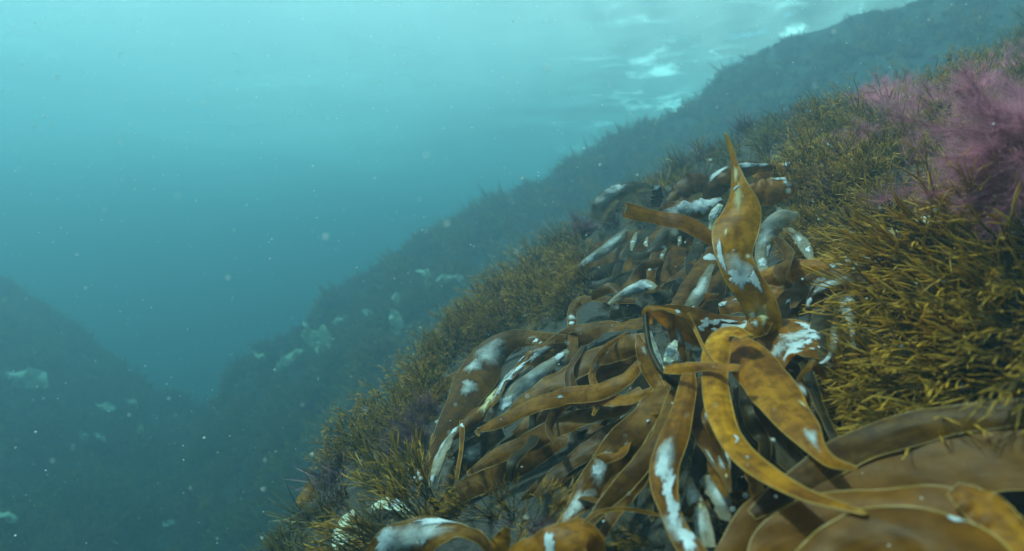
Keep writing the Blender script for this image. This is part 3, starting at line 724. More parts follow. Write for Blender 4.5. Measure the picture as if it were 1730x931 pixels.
K('nearest brown blade with a thick bright golden wavy edge at the bottom right',
  [(1310, 1030, 10, 0, .54), (1340, 985, 60, 0, .54), (1410, 945, 110, 0, .54), (1490, 912, 120, 0, .535), (1560, 905, 126, 0, .53), (1630, 930, 130, 0, .525), (1690, 990, 120, 0, .52)],
  'deep', top=0.22, cup=.18, ruffle=.08, waves=2, rim='rim', rimr=.0008, n=80, patches=[(.74, .9, .07, .04, W)])
K('pinkish translucent blade end sloping to the lower right corner',
  [(1610, 825, 30, 0, .56), (1655, 850, 66, 5, .555), (1690, 885, 66, 5, .55), (1725, 925, 40, 0, .545), (1745, 950, 14, 0, .54)],
  'amber', top=0.2, cup=.15)
# --- bottom left of the cluster
K('grey brown arched blade in front, bottom centre, with a rusty bend',
  [(632, 960, 60, 10, .80), (668, 925, 74, 8, .80), (712, 905, 70, 5, .79), (755, 896, 60, 0, .78), (790, 896, 36, -10, .77), (815, 912, 20, -20, .76), (838, 945, 14, -20, .75)], 'brown', cup=.35, ruffle=.06, rim='rim', n=80,
  patches=[(.18, .5, .35, .2, W, 0, .3), (.45, -.1, .30, .10, W, 35, .4), (.36, .1, .7, .38, G_, 0, .3), (.5, .7, .5, .12, W, 0, .3)])
K('golden sheet at the bottom centre carrying a white leaf shaped crust',
  [(850, 975, 60, 10, .70), (900, 938, 66, 8, .69), (945, 915, 72, 0, .68), (985, 902, 66, -10, .68), (1006, 915, 40, -20, .68), (1010, 950, 30, -20, .68)],
  'amber', cup=.2, ruffle=.03, rim='rim', n=80, patches=[(.47, -.05, .34, .16, W, 70, .3)])
K('thin golden edged stem line running right from the bottom golden sheet',
  [(985, 885, 6, 0, .67), (1010, 866, 7, 0, .68), (1050, 860, 7, 0, .69), (1095, 866, 6, 0, .70), (1118, 872, 3, 0, .70)], 'amber')
K('rusty pointed blade scrap left of the bottom golden sheet',
  [(830, 950, 44, 0, .76), (846, 920, 36, 0, .75), (858, 892, 8, 0, .745)], 'amber', cup=.2)
K('pale green disc shaped blade half hidden behind the olive sprigs',
  [(628, 858, 10, 0), (648, 850, 22, 0), (670, 852, 24, 0), (690, 864, 10, 0)], 'pale', lift=.06, patches=[(.5, 0, .9, .42, W, 0, .1)])
K('pale greenish blade hanging in the shade at the bottom left',
  [(600, 862, 12, 0), (582, 885, 28, 0), (575, 915, 30, 0), (580, 945, 20, 0)], 'pale', lift=.04)
K('cream crusted scrap lying at the foot of the hanging blades',
  [(1158, 868, 12, 0, .78), (1176, 862, 24, 0, .78), (1198, 852, 18, 0, .78)], 'brown', patches=[(.6, 0, .5, .44, C_, 0, .2)])
K('grey green blade standing behind the cream crusted scrap',
  [(1166, 805, 6, 0, .84), (1172, 840, 26, 0, .83), (1185, 880, 30, 0, .81), (1195, 925, 34, 0, .79)], 'grey', patches=[(.3, 0, .9, .44, G_, 0, .2), (.7, 0, .9, .44, G_, 0, .3)])
K('blue grey rounded blade right of the grey green one',
  [(1185, 808, 14, 0, .86), (1202, 818, 34, 0, .85), (1218, 842, 34, 0, .84), (1226, 880, 20, 0, .82)], 'grey', patches=[(.5, 0, .9, .46, G_, 0, .1)])
K('thin grey white strip hanging near the tip of the dusky blade',
  [(1222, 735, 8, 0, .90), (1228, 765, 11, 0, .88), (1232, 800, 5, 0, .86)], 'grey', patches=[(.5, 0, 2, .4, W, 0, .2)])
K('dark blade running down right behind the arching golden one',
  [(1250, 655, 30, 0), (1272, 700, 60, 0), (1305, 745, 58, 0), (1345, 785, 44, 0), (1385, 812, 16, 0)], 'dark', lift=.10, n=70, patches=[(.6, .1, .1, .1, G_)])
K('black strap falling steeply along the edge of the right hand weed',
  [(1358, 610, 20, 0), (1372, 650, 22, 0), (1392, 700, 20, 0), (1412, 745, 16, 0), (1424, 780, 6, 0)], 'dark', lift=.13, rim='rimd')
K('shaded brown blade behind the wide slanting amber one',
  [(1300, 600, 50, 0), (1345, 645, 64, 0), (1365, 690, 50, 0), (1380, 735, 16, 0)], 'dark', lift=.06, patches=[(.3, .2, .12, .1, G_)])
# --- filler blades, mostly coloured dark to put shade into the cluster's depth
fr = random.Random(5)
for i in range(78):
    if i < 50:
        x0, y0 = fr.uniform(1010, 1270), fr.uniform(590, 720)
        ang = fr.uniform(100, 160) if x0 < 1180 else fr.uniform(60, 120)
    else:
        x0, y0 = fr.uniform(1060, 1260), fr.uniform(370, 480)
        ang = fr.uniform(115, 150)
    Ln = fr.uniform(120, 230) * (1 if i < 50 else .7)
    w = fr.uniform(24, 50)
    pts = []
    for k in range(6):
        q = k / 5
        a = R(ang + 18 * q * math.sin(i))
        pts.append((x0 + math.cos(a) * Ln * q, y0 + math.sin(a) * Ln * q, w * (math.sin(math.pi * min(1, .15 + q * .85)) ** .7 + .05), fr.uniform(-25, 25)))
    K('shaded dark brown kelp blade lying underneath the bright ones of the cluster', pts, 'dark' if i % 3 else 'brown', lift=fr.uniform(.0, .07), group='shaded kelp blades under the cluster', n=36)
# --- loose curled straps lying across the pile, each its own way
LOOSE = [('thin rusty strap curling over the two longest left blades', 'amber', [(1060, 560), (1022, 590), (1000, 632), (1012, 670), (1002, 702)], 13, 20),
 ('narrow brown strap crossing the left fan near its middle', 'brown', [(985, 585), (960, 628), (968, 668), (930, 712), (936, 748)], 20, -35),
 ('dark twisted strap dropping over the lower left fan', 'dark', [(935, 660), (905, 700), (900, 742), (868, 778), (862, 815)], 22, 40),
 ('amber curl crossing the wide brown blade with the grey crust', 'amber', [(1112, 700), (1072, 722), (1050, 764), (1012, 778), (985, 806)], 18, 50),
 ('brown ribbon looping across the foot of the fan', 'brown', [(1090, 800), (1046, 812), (1016, 842), (970, 838), (938, 862)], 24, -45),
 ('slim dark ribbon hanging left of the crusted hanging blade', 'dark', [(1130, 680), (1110, 732), (1118, 780), (1096, 830), (1102, 880)], 18, 30),
 ('brown twisted strap beside the arching golden blade, on its left', 'brown', [(1205, 650), (1196, 700), (1212, 746), (1208, 790), (1226, 840)], 26, 35),
 ('black twisted strap between the arching and the slanting blade', 'dark', [(1255, 640), (1262, 700), (1290, 742), (1296, 792), (1330, 830)], 30, -40),
 ('bent brown blade with a folded middle above the feather shaped crust', 'brown', [(1120, 440), (1088, 455), (1060, 490), (1028, 486), (1000, 505)], 24, 45),
 ('curled amber blade under the two white discs', 'amber', [(1215, 500), (1182, 506), (1160, 530), (1130, 524), (1112, 545)], 20, 40),
 ('dark kinked strap behind the cut ochre strap', 'dark', [(1180, 372), (1150, 398), (1128, 392), (1090, 428), (1062, 432)], 24, -30),
 ('dusky folded blade between the grey curve and the golden arch', 'brown', [(1310, 400), (1330, 430), (1318, 462), (1345, 492), (1340, 520)], 26, 40),
 ('narrow brown strap doubled back at the right of the knot', 'brown', [(1395, 640), (1372, 616), (1350, 640), (1362, 680), (1345, 712)], 22, -40)]
for k_, (lab, mt, pp, wd, rl) in enumerate(LOOSE):
    n_ = len(pp)
    K(lab, [(x, y, wd * (.35 if i in (0, n_ - 1) else 1), rl * math.cos(i * 2.1 + k_), .155 + .03 * math.sin(i * 1.9 + k_)) for i, (x, y) in enumerate(pp)], mt, cup=.3, ruffle=.14, waves=3, n=56,
      patches=[(.35 + .04 * (k_ % 5), .1, .6, .3, G_, 0, .3)] if k_ % 3 == 0 else ())

# --- far bleached kelp scraps on the headland and the left bank
def far_kelp(label, px, py, size, mat, seed, ang, group, wob=1.):
    size *= 1.15
    h = hit(px, py)
    if h is None: return
    dd = float(h[1]) - .38
    r = random.Random(seed); a = R(ang)
    pts = []
    for k in range(5):
        q = k / 4 - .5
        pts.append((px + math.cos(a) * size * q + r.uniform(-3, 3) * wob, py + math.sin(a) * size * q + r.uniform(-3, 3) * wob, dd, size * (.40 * math.sin(math.pi * (q + .5)) + .06), r.uniform(-40, 40)))
    frond(label, pts, mat, cup=.4, ruffle=.45, waves=2, group=group, n=24, rimr=.003)
hl = 'bleached kelp on the far headland'
for i, (a, b, c, dgr, lb) in enumerate([
    (528, 565, 50, 60, 'largest bleached kelp blade on the far headland, left half of the pale pair'), (546, 580, 52, 95, 'drooping bleached blade on the far headland, right half of the pale pair'),
    (388, 608, 34, 160, 'ragged pale kelp scrap at the far left foot of the headland'), (406, 618, 24, 70, 'small pale scrap hanging below the ragged one at the headland foot'),
    (440, 600, 22, 30, 'faint pale kelp scrap between the headland foot and the pale pair'), (468, 620, 18, 100, 'little round pale kelp scrap lower left of the pale pair'),
    (490, 606, 44, 150, 'dull grey kelp scrap slanting left of the pale pair'), (497, 553, 18, 10, 'pale fleck of kelp above left of the pale pair'),
    (490, 517, 20, 0, 'uppermost pale fleck on the left of the headland'), (535, 497, 30, 140, 'bent pale kelp scrap above the pale pair'),
    (650, 440, 34, 140, 'dim pale kelp scrap high on the headland ridge'), (722, 463, 34, 20, 'pale wing shaped kelp scrap on the headland by the near ridge'),
    (722, 478, 14, 80, 'small pale drop just below the wing shaped scrap'), (755, 472, 36, 170, 'thin pale kelp ribbon right of the wing shaped scrap'), (780, 475, 30, 60, 'pale hooked kelp scrap nearest the near ridge'),
    (628, 530, 28, 20, 'pale double kelp scrap in the middle of the headland'), (670, 505, 24, 80, 'upright pale kelp scrap mid headland'), (668, 545, 44, 70, 'long leaning pale kelp scrap low on the headland'),
    (640, 545, 22, 110, 'brownish pale scrap beside the double one'), (575, 540, 26, 170, 'thin pale scrap between the pale pair and the double one'), (522, 640, 18, 20, 'rusty scrap below the pale pair')]):
    far_kelp(lb, a, b, c, 'brown' if 'rusty' in lb or 'brownish' in lb else 'pale', i + 3, dgr, hl)
lb_ = 'pale kelp scraps on the left bank'
for i, (a, b, c, dgr, lb) in enumerate([(45, 640, 70, 20, 'long pale kelp streak high on the left bank'), (178, 687, 28, 10, 'pale kelp scrap on the left bank towards the gully'), (142, 738, 18, 60, 'small pale scrap in the middle of the left bank'),
    (170, 738, 20, 40, 'thin pale scrap in the middle of the left bank, right of the small one'), (15, 872, 30, 15, 'brightest white scrap in the lower left corner'), (222, 680, 18, 20, 'dim scrap at the gully edge of the left bank'), (122, 756, 12, 80, 'tiny white scrap low in the middle of the left bank'),
    (240, 730, 24, 80, 'narrow upright pale scrap down in the gully'), (285, 885, 18, 10, 'faint pale scrap near the bottom of the gully')]):
    far_kelp(lb, a, b, c, 'pale', i + 40, dgr, lb_)
# midground scraps on the near slope
for (a, b, c, dgr, lb) in [(858, 482, 40, 120, 'whitish knobbly kelp end on the left shoulder of the near slope'), (1128, 270, 14, 0, 'tiny pale scrap on the far shoulder of the near slope'), (980, 398, 20, 100, 'pale upright scrap among the brown turf of the upper left shoulder'),
                         (745, 712, 20, 0, 'small bright white scrap left of the arched blade'), (1565, 372, 44, 0, 'grey green blade showing through the olive weed bank'), (1510, 392, 24, 0, 'white scrap showing through the upper olive weed bank'), (1388, 285, 26, 100, 'grey green oval blade standing in the upper turf'),
                         (520, 835, 60, 120, 'reddish blade leaning at the left foot of the near slope')]:
    pts = []
    r = random.Random(a)
    for k in range(5):
        q = k / 4 - .5
        pts.append((a + math.cos(R(dgr)) * c * q, b + math.sin(R(dgr)) * c * q, c * (.5 * math.sin(math.pi * (q + .5)) + .08), r.uniform(-20, 20)))
    K(lb, pts, 'brown' if 'reddish' in lb else 'pale', lift=.05, cup=.3, n=24)


# ------------------------------------------------------------------ branching seaweeds
def grow(r, start, dirn, length, rad, depth, out, spread, curl, maxd):
    """one forked shoot: a list of (points, radii, tip values)"""
    n = 4
    p = np.array(start, float); dv = np.array(dirn, float)
    pts = [p.copy()]
    bend = np.array([r.gauss(0, 1), r.gauss(0, 1), r.gauss(0, 1)]) * curl
    for k in range(n - 1):
        dv = dv + bend + np.array([0, 0, .04]); dv /= np.linalg.norm(dv)
        p = p + dv * length / (n - 1)
        pts.append(p.copy())
    q0, q1 = depth / (maxd + 1), (depth + 1) / (maxd + 1)
    r1 = rad * .86
    if depth == maxd:
        rr = [rad, rad * 1.05, rad * 1.15, rad * .35]
    else:
        rr = list(np.linspace(rad, r1, n))
    out.append((pts, rr, list(np.linspace(q0 ** 1.4, q1 ** 1.4, n))))
    if depth < maxd:
        ax = np.cross(dv, [r.gauss(0, 1), r.gauss(0, 1), r.gauss(0, 1)]); ax /= np.linalg.norm(ax) + 1e-9
        for sgn in (-1, 1):
            if depth > 1 and r.random() < .12: continue
            a = spread * r.uniform(.6, 1.3) * sgn
            d2 = dv * math.cos(a) + np.cross(ax, dv) * math.sin(a)
            grow(r, p, d2, length * r.uniform(.68, .95), r1, depth + 1, out, spread, curl, maxd)
        if r.random() < .5:
            q = pts[-2]
            a = spread * 1.7 * r.choice([-1, 1]); ax2 = np.cross(dv, ax)
            d2 = dv * math.cos(a) + np.cross(ax2, dv) * math.sin(a)
            grow(r, q, d2, length * .6, r1 * .8, min(depth + 2, maxd), out, spread, curl, maxd)

def bush_geo(seed, stems=8, maxd=4, length=.25, rad=.008, cone=.55, spread=.33, curl=.10, sides=4, norm=True):
    r = random.Random(seed)
    out = []
    for i in range(stems):
        a = r.uniform(0, 6.28); c = cone * math.sqrt(r.random())
        dv = np.array([math.sin(c) * math.cos(a), math.sin(c) * math.sin(a), math.cos(c)])
        grow(r, (r.gauss(0, .03), r.gauss(0, .03), -.03), dv, length * r.uniform(.8, 1.2), rad, 0, out, spread, curl, maxd)
    V, Fc, A, b = [], [], [], 0
    for pts, rr, tp in out:
        v, f = tube(pts, rr, sides)
        V.append(v); Fc.append(f + b); A.append(np.repeat(tp, sides)); b += len(v)
    V = np.vstack(V); 
    if norm: V = V / np.percentile(np.linalg.norm(V, axis=1), 99)
    return V, np.vstack(Fc), np.concatenate(A)

def orient(direction, roll, scale):
    q = Vector(direction).normalized().to_track_quat('Z', 'Y')
    return q.to_matrix().to_4x4() @ Matrix.Rotation(roll, 4, 'Z') @ Matrix.Diagonal((scale, scale, scale, 1))

weed_meshes = {}
def weed_mesh(kind, k):
    key = (kind, k)
    if key not in weed_meshes:
        if kind == 'long':      # long soft shoots lying over in the current
            g = bush_geo(100 + k, stems=11, maxd=3, length=.36, rad=.0075, cone=.48, spread=.27, curl=.11)
        elif kind == 'near':    # few stout shoots, seen close
            g = bush_geo(200 + k, stems=9, maxd=3, length=.36, rad=.0080, cone=.52, spread=.28, curl=.07, sides=6)
        elif kind == 'sprig':
            g = bush_geo(300 + k, stems=2, maxd=4, length=.30, rad=.013, cone=.20, spread=.36, curl=.05, sides=5)
        elif kind == 'fine':
            g = bush_geo(400 + k, stems=10, maxd=4, length=.25, rad=.0095, cone=.95, spread=.42, curl=.12, sides=3)
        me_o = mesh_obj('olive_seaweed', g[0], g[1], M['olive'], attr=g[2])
        weed_meshes[key] = me_o.data
        bpy.data.objects.remove(me_o)
    return weed_meshes[key]

wr = random.Random(11)
def put_weed(px, py, size_px, kind, k, direction, label, group=None, lift=.0, d=None, mat=None, name='olive_seaweed'):
    if d is None:
        h = hit(px, py)
        if h is None: return None
        p = h * (1 - lift)
    else:
        p = at(px, py, d)
    s = size_px / F * p[1]
    dv = np.array(direction, float) + np.array([wr.gauss(0, .12), wr.gauss(0, .12), wr.gauss(0, .12)])
    o = bpy.data.objects.new(name, weed_mesh(kind, k))
    o.matrix_world = Matrix.Translation(Vector(p)) @ orient(dv, wr.uniform(0, 6.28), s)
    col.objects.link(o)
    tag(o, label, 'seaweed', group)
    return o

# right hand bank, swept to the left by the swell
g1 = 'olive seaweed of the right hand bank'
rows = []
for j, y in enumerate(range(330, 740, 34)):
    x0 = {0: 1400}.get(j, 1490 if y < 640 else 1500)
    for x in range(x0, 1860, 52):
        rows.append((x + wr.uniform(-22, 22) + (j % 2) * 26, y + wr.uniform(-14, 14)))
for x, y in rows:
    if y > 700 and x < 1560: continue
    if x > 1600 and wr.random() < .35: continue
    sz = wr.uniform(165, 250) * (.8 + .35 * (x - 1400) / 330)
    if y < 400: sz *= .72
    near = x > 1600 and y > 380
    if near: sz = min(sz * 1.2, 285)
    if near and y > 650: continue
    if y < 430: sz *= .8
    sz = min(sz, (x - 1400) * .95 + 40)
    if sz < 60: continue
    put_weed(x, y, sz, 'near' if near else 'long', wr.randrange(6), (-1.0, -.25, .22 - .25 * (y > 560)),
             'stout close olive branching seaweed leaning left at the right edge' if near else 'olive brown branching seaweed lying to the left in the dense bank on the right', g1 if not near else 'stout olive seaweed at the right edge', lift=.0)
# upper shoulder, upright and hazy
for i in range(60):
    x = wr.uniform(1300, 1740); y = wr.uniform(np.interp(x, [1300, 1500, 1740], [270, 175, 110]), 345)
    put_weed(x, y, wr.uniform(55, 95), 'fine', wr.randrange(5), (-.45, -.2, .8), 'hazy olive tuft growing up from the upper right shoulder', 'olive tufts of the upper right shoulder')
for (x, y, s, a, lb) in [(1378, 262, 75, -.5, 'tall forked sprig standing out against blue water at the left of the upper shoulder'), (1424, 232, 55, -.05, 'slim upright sprig right of the tall forked one'), (1600, 130, 60, .1, 'upright sprig on the skyline between the pink tufts'),
                      (1690, 108, 62, .1, 'skyline sprig nearest the top right corner'), (1640, 128, 50, -.2, 'small bent sprig on the skyline near the right edge'), (1180, 262, 46, -.1, 'hazy sprig on the skyline left of the upright kelp blade'), (1025, 285, 44, -.2, 'faint sprig at the top of the left shoulder')]:
    put_weed(x, y + 20, s * 1.2, 'sprig', wr.randrange(4), (a, -.1, 1), lb)
# shoulder left of the cluster
for i in range(64):
    y = wr.uniform(415, 610); x = wr.uniform(np.interp(y, [415, 520, 610], [900, 830, 740]), np.interp(y, [415, 520, 540, 610], [1040, 1010, 900, 800]))
    put_weed(x, y, wr.uniform(55, 90), 'fine' if i % 2 else 'long', wr.randrange(5), (-.55, -.3, .6), 'olive brown tuft on the shoulder left of the kelp cluster', 'olive tufts of the left shoulder')
for i in range(40):
    y = wr.uniform(610, 800); x = wr.uniform(np.interp(y, [610, 800], [660, 500]), np.interp(y, [610, 800], [770, 690]))
    put_weed(x, y, wr.uniform(55, 90), 'fine', wr.randrange(5), (-.5, -.35, .6), 'dull olive tuft low on the left flank of the near slope', 'olive tufts of the left flank')
# bottom left sprigs, seen close
for (x, y, s, k, dv, lb) in [(730, 900, 190, 0, (-.75, -.3, .75), 'olive seaweed bush with club tipped shoots at the bottom left, reaching highest'), (680, 925, 160, 1, (-1, -.3, .35), 'olive seaweed bush spreading flat towards the lower left corner of the cluster'),
                         (640, 950, 150, 2, (-.7, -.2, .5), 'lowest olive seaweed bush at the bottom left'), (740, 860, 150, 3, (-.4, -.2, .9), 'loose olive seaweed with upright shoots behind the grey brown arched blade')]:
    put_weed(x, y, s, 'near', k, dv, lb, d=slope_depth(x, y) * .86)
for (x, y, s, k, dv, lb) in [(870, 880, 120, 0, (-.2, -.6, .75), 'bushy yellow tipped seaweed in the hollow under the kelp, centre bottom'), (905, 890, 110, 1, (.55, -.5, .6), 'right hand half of the yellow tipped bush in the hollow, reaching right'), (830, 875, 110, 2, (-.7, -.5, .45), 'left hand half of the yellow tipped bush in the hollow, reaching left'),
                         (880, 930, 100, 3, (.3, -.7, .2), 'low dark part of the yellow tipped bush above the golden sheet')]:
    put_weed(x, y, s, 'near' if k != 3 else 'fine', k, dv, lb, d=slope_depth(x, y) * .88)
for (x, y, s, k, dv, lb) in [(1235, 925, 110, 4, (-.5, -.5, .8), 'forked olive sprig at the bottom centre right of the hanging crusted blade'), (1120, 925, 100, 5, (-.9, -.4, .2), 'olive sprig creeping left below the hanging crusted blade'), (1245, 900, 80, 2, (.1, -.5, 1), 'short olive sprig beside the blue grey rounded blade')]:
    put_weed(x, y, s, 'sprig' if k == 4 else 'near', k % 4, dv, lb, d=.74)
for (x, y, s, dv, lb) in [(1700, 330, 150, (-.9, -.3, .5), 'large blurred yellow olive sprig in front of the big pink tuft'), (1745, 350, 170, (-1, -.35, .25), 'yellow olive bush under the big pink tuft at the right edge'),
                      (1760, 560, 220, (-1, -.5, .5), 'largest close olive shoots pointing up left at the right edge'), (1790, 610, 230, (-1, -.5, -.1), 'close olive shoots pointing left above the brown sheet'), (1770, 480, 190, (-1, -.4, .1), 'close olive shoots pointing left in the middle of the right edge')]:
    put_weed(x, y, s, 'near', wr.randrange(6), dv, lb, d=slope_depth(x, y) * .86)
for i in range(16):
    put_weed(wr.uniform(1350, 1440), wr.uniform(345, 440), wr.uniform(50, 85), 'fine' if i % 2 else 'long', wr.randrange(5), (-.8, -.3, .35), 'short olive tuft between the curving grey blade and the right hand bank', 'short olive tufts right of the curving grey blade')
# weed hanging in the dark gap right of the kelp
for i in range(12):
    put_weed(wr.uniform(1440, 1530), wr.uniform(600, 730), wr.uniform(80, 120), 'long', wr.randrange(6), (-1, -.3, -.15), 'dim olive shoots in the shadowed gap between kelp and brown sheet', 'olive shoots in the shadowed gap')

# ------------------------------------------------------------------ feathery pink weed
def feather_geo(seed, axes=10, fil=260, r0=.004, reach=.20, cone=1.0):
    r = np.random.default_rng(seed)
    V, Fc, A, b = [], [], [], 0
    for i in range(axes):
        a = r.uniform(0, 6.28); c = cone * math.sqrt(r.random())
        dv = np.array([math.sin(c) * math.cos(a), math.sin(c) * math.sin(a), math.cos(c)])
        L = r.uniform(.35, .85); bend = r.normal(0, .22, 3)
        t = np.linspace(0, 1, 8)[:, None]
        P = t * dv * L + t ** 2 * bend * L
        v, f = tube(P, np.linspace(r0 * .5, r0 * .15, 8), 3)
        V.append(v); Fc.append(f + b); A.append(np.full(len(v), .5)); b += len(v)
        # fine filaments, three levels of ever finer hairs
        tt = r.uniform(.08, 1.05, fil)
        S = np.stack([np.interp(tt, t[:, 0], P[:, k]) for k in range(3)], -1)
        D = r.normal(0, 1, (fil, 3)) + dv * .35; D /= np.linalg.norm(D, axis=1)[:, None]
        ln = reach * r.uniform(.5, 1.3, fil) * (1.25 - tt * .6)
        C = np.cross(D, r.normal(0, 1, (fil, 3))); C /= np.linalg.norm(C, axis=1)[:, None]
        w = r0 * .36
        B2 = r.normal(0, .35, (fil, 3))
        segs = 4
        rowsV = []
        for k in range(segs):
            q = k / (segs - 1)
            ctr = S + (D * q + B2 * q * q) * ln[:, None] + dv * .10 * q * q
            ww = w * (1 - .7 * q)
            rowsV += [ctr - C * ww, ctr + C * ww]
        vv = np.stack(rowsV, 1)                      # fil, 2*segs, 3
        V.append(vv.reshape(-1, 3))
        base = b + np.arange(fil)[:, None] * 2 * segs
        for k in range(segs - 1):
            Fc.append(np.concatenate([base + 2 * k, base + 2 * k + 1, base + 2 * k + 3, base + 2 * k + 2], 1))
        A.append(np.tile(np.repeat(np.linspace(.35, 1, segs), 2), fil)); b += fil * 2 * segs
    return np.vstack(V), np.vstack(Fc), np.concatenate(A)
pink_meshes = []
for k in range(4):
    g = feather_geo(50 + k, axes=24, fil=620)
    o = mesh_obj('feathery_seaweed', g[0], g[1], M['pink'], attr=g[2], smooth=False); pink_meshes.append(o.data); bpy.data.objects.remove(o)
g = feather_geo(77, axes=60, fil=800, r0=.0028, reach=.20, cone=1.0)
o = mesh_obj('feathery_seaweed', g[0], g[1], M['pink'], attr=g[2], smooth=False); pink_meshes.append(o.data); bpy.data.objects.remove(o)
def put_pink(px, py, size_px, k, dv, label, d=None):
    if d is None:
        h = hit(px, py)
        p = h if h is not None else at(px, py, slope_depth(px, py))
    else: p = at(px, py, d)
    s = size_px / F * p[1]
    o = bpy.data.objects.new('feathery_seaweed', pink_meshes[k])
    o.matrix_world = Matrix.Translation(Vector(p)) @ orient(dv, wr.uniform(0, 6.28), s)
    if any(q in label for q in ('dusky', 'maroon', 'dark', 'crimson')):
        o.material_slots[0].link = 'OBJECT'; o.material_slots[0].material = M['maroon']
    col.objects.link(o); tag(o, label, 'seaweed', 'feathery pink seaweed')
for a in [(1500, 205, 85, 0, (-.1, -.2, 1), 'hazy pink feathery tuft rising highest at the left of the skyline'), (1485, 190, 62, 1, (-.5, -.2, .8), 'small pink plume leaning left from the highest hazy tuft'), (1540, 215, 70, 2, (-.6, -.3, .5), 'pink plume just right of and below the highest hazy tuft'),
          (1470, 250, 60, 3, (-.6, -.3, .5), 'low pink plume under the highest hazy tuft'), (1590, 200, 75, 0, (-.6, -.2, .6), 'faint mauve tuft in the middle of the upper shoulder'), (1655, 172, 68, 1, (-.5, -.2, .8), 'faint mauve tuft near the right end of the skyline'),
          (1700, 140, 55, 2, (-.2, -.2, 1), 'mauve tuft on the skyline at the right edge'), (1650, 235, 80, 3, (-.9, -.3, .3), 'pink tuft sweeping left just above the big close one'), (1420, 340, 60, 0, (-.6, -.3, .5), 'dull maroon tuft in the brown turf above the olive bank'), (1375, 320, 48, 1, (-.5, -.3, .6), 'little maroon tuft nearest the dished kelp blade'),
          (1560, 270, 60, 2, (-.7, -.3, .5), 'mauve tuft behind the olive shoots of the upper shoulder'), (1735, 105, 48, 0, (-.3, -.2, 1), 'topmost mauve tuft in the right corner'),
          (720, 740, 70, 3, (-.7, -.5, .2), 'dusky purple shaggy tuft left of the arched blade'), (735, 700, 60, 2, (-.7, -.5, .1), 'dusky purple tuft above the shaggy one on the left flank'), (805, 560, 50, 1, (-.5, -.5, .4), 'hazy maroon tuft on the edge of the left shoulder'), (990, 400, 50, 0, (-.3, -.4, .7), 'hazy maroon tuft high on the left shoulder')]:
    put_pink(*a)
put_pink(1775, 262, 215, 4, (-1, -.45, .12), 'big rosy feathery tuft, close at the right edge', d=.84)
put_pink(1790, 205, 125, 4, (-1, -.3, .4), 'rosy feathery tuft behind and above the big close one', d=1.12)
put_pink(1800, 860, 170, 4, (-1, -.25, .1), 'dark purple feathery tuft in the lower right corner', d=.60)
put_pink(930, 925, 60, 1, (-.3, -.6, .6), 'small crimson tuft behind the golden sheet at the bottom', d=.80)

# ------------------------------------------------------------------ low turf that covers the rock (one mass)
def turf_variant(seed, n, w, up=.8):
    r = np.random.default_rng(seed)
    th = r.uniform(0, 6.28, n); c = r.uniform(0, 1.15, n) ** .8
    D = np.stack([np.sin(c) * np.cos(th), np.sin(c) * np.sin(th), np.cos(c)], -1)
    S = np.stack([r.normal(0, .22, n), r.normal(0, .22, n), np.zeros(n) - .05], -1)
    C = np.cross(D, r.normal(0, 1, (n, 3))); C /= np.linalg.norm(C, axis=1)[:, None]
    L = r.uniform(.5, 1.05, n); B = r.normal(0, .35, (n, 3))
    rows = []
    segs = 4
    for k in range(segs):
        q = k / (segs - 1)
        ctr = S + (D * q + B * q * q) * L[:, None]
        ww = w * (1 - .55 * q) * (1 if k < segs - 1 else .4)
        rows += [ctr - C * ww, ctr + C * ww]
    V = np.stack(rows, 1).reshape(-1, 3)
    base = np.arange(n)[:, None] * 2 * segs
    Fc = np.vstack([np.concatenate([base + 2 * k, base + 2 * k + 1, base + 2 * k + 3, base + 2 * k + 2], 1) for k in range(segs - 1)])
    A = np.tile(np.repeat(np.linspace(0, 1, segs), 2), n)
    return V, Fc, A
def scatter(name, spots, variants, mats, matsel):
    V, Fc, A, MI, b = [], [], [], [], 0
    for (p, dv, s, k) in spots:
        v, f, a = variants[k % len(variants)]
        mtx = np.array(orient(dv, k * 1.7, s))[:3, :3]
        V.append(v @ mtx.T + p); Fc.append(f + b); A.append(a); MI.append(np.full(len(f), matsel(k))); b += len(v)
    o = mesh_obj(name, np.vstack(V), np.vstack(Fc), mats, attr=np.concatenate(A), mi=np.concatenate(MI), smooth=False)
    return o
fine_low = [bush_geo(600 + i, stems=9, maxd=3, length=.3, rad=.010, cone=1.0, spread=.4, sides=3) for i in range(4)]
tv = [turf_variant(i, 46, .032) for i in range(4)]
tvb = [turf_variant(10 + i, 30, .085) for i in range(4)]
spots = []
for i in range(5200):        # near slope, denser close by
    x = wr.uniform(-.75, 3.2); y = wr.uniform(.35, 3.6)
    if wr.random() > 1.25 / (y ** .8 + .3): continue
    if abs(x / y) > 1.05: continue
    z = tz(x, y)
    ppx, ppy = 865 + x / y * F, 465 - z / y * F
    under = 760 < ppx < 1400 and 380 < ppy and (ppx - 1100) * .5 + 420 < ppy + 260 and not (ppx < 960 and ppy < 540)
    if (465.5 - z / y * F) > 1150: continue
    nrm = tnormal(x, y)
    if ppx > 1380 and ppy > 330 and wr.random() < .8: continue
    spots.append((np.array([x, y, z]), np.array(nrm) + np.array([-.5, -.2, .2]), wr.uniform(.04, .085) * (.6 + .25 * y) * (.45 if under else 1), wr.randrange(60)))
allv = tv + fine_low
tf = scatter('seaweed_turf', spots, allv, [M['turf'], M['redturf'], M['olive']], lambda k: 1 if k % 5 == 0 else (2 if k % 4 == 1 and k > 20 else 0))
tag(tf, 'low brown and maroon turf covering the near rock slope', 'seaweed turf', kind='stuff')
spots = []
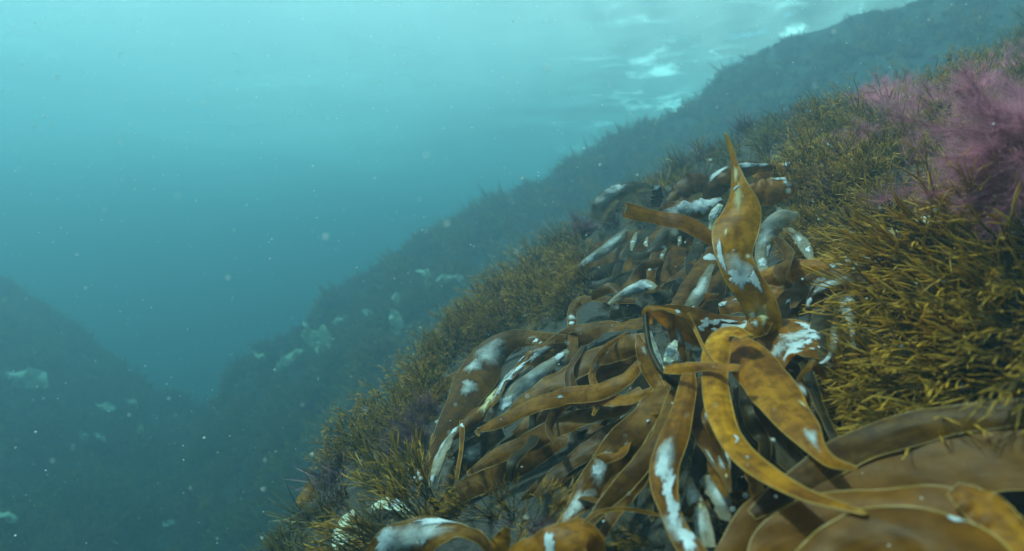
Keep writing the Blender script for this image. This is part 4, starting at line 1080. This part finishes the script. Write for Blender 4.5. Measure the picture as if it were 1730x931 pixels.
for i in range(21000):
    if i % 2: x = wr.uniform(-5.6, 8.0); y = wr.uniform(4.6, 11.6)
    else: x = wr.uniform(-9, -.6); y = wr.uniform(2.4, 11.0)
    if abs(x / y) > 1.0: continue
    z = tz(x, y); nrm = tnormal(x, y, .06)
    if z > WATER_Z - .1: continue
    cl = noise.noise((x * 1.3, y * 1.3, z * 1.3))
    if cl < -.25 and wr.random() < .6: continue
    s = wr.uniform(.07, .14) * (y / 10.0 + .45) * (1 + .6 * cl)
    spots.append((np.array([x, y, z]), np.array(nrm) + np.array([-.3, -.2, .35]), s, wr.randrange(60)))
tf = scatter('distant_seaweed_turf', spots, tvb + tvb + fine_low[:1], [M['turf'], M['redturf'], M['olive']], lambda k: 1 if k % 4 == 0 else (2 if k % 7 == 1 else 0))
tag(tf, 'shaggy weed covering the headland and the left bank', 'seaweed turf', kind='stuff')

# ------------------------------------------------------------------ drifting specks in the water (nobody could count them)
ico = np.array([(0, 0, 1), (.9, 0, .45), (.28, .85, .45), (-.72, .53, .45), (-.72, -.53, .45), (.28, -.85, .45), (.72, .53, -.45), (-.28, .85, -.45), (-.9, 0, -.45), (-.28, -.85, -.45), (.72, -.53, -.45), (0, 0, -1)])
icf = np.array([(0, 1, 2), (0, 2, 3), (0, 3, 4), (0, 4, 5), (0, 5, 1), (1, 6, 2), (2, 7, 3), (3, 8, 4), (4, 9, 5), (5, 10, 1), (6, 7, 2), (7, 8, 3), (8, 9, 4), (9, 10, 5), (10, 6, 1), (11, 7, 6), (11, 8, 7), (11, 9, 8), (11, 10, 9), (11, 6, 10)])
V, Fc, b = [], [], 0
def speck(p, r_):
    global b
    st_ = np.array([wr.uniform(.5, 1.6), wr.uniform(.5, 1.2), wr.uniform(.4, 1.1)])
    V.append(ico * r_ * st_ @ np.array(orient((wr.gauss(0, 1), wr.gauss(0, 1), wr.gauss(0, 1)), 0, 1))[:3, :3].T + p); Fc.append(icf + b); b += len(ico)
for i in range(2200):
    dd = .45 + 4.0 * wr.random() ** 1.2
    px, py = wr.uniform(-60, 1790), wr.uniform(-60, 990)
    p = at(px, py, dd)
    if p[2] > WATER_Z - .3 or p[2] < tz(p[0], p[1]) + .02: continue
    speck(p, wr.choice([.0005, .0006, .0008, .0010, .0014]) * (.45 + .55 * dd) * wr.uniform(.8, 1.2))
for (px, py, r_) in [(755, 378, .0018), (550, 400, .0012), (345, 175, .0011), (720, 262, .0009), (617, 692, .0009), (925, 115, .0012), (1377, 145, .0012), (205, 240, .0009), (1190, 62, .0010), (865, 340, .0011), (300, 330, .0009), (640, 140, .0008), (95, 130, .0010)]:
    speck(at(px, py, .40), r_)
sp = mesh_obj('drifting_specks', np.vstack(V), np.vstack(Fc), M['speck'])
tag(sp, 'white specks drifting in the water', 'specks', kind='stuff')
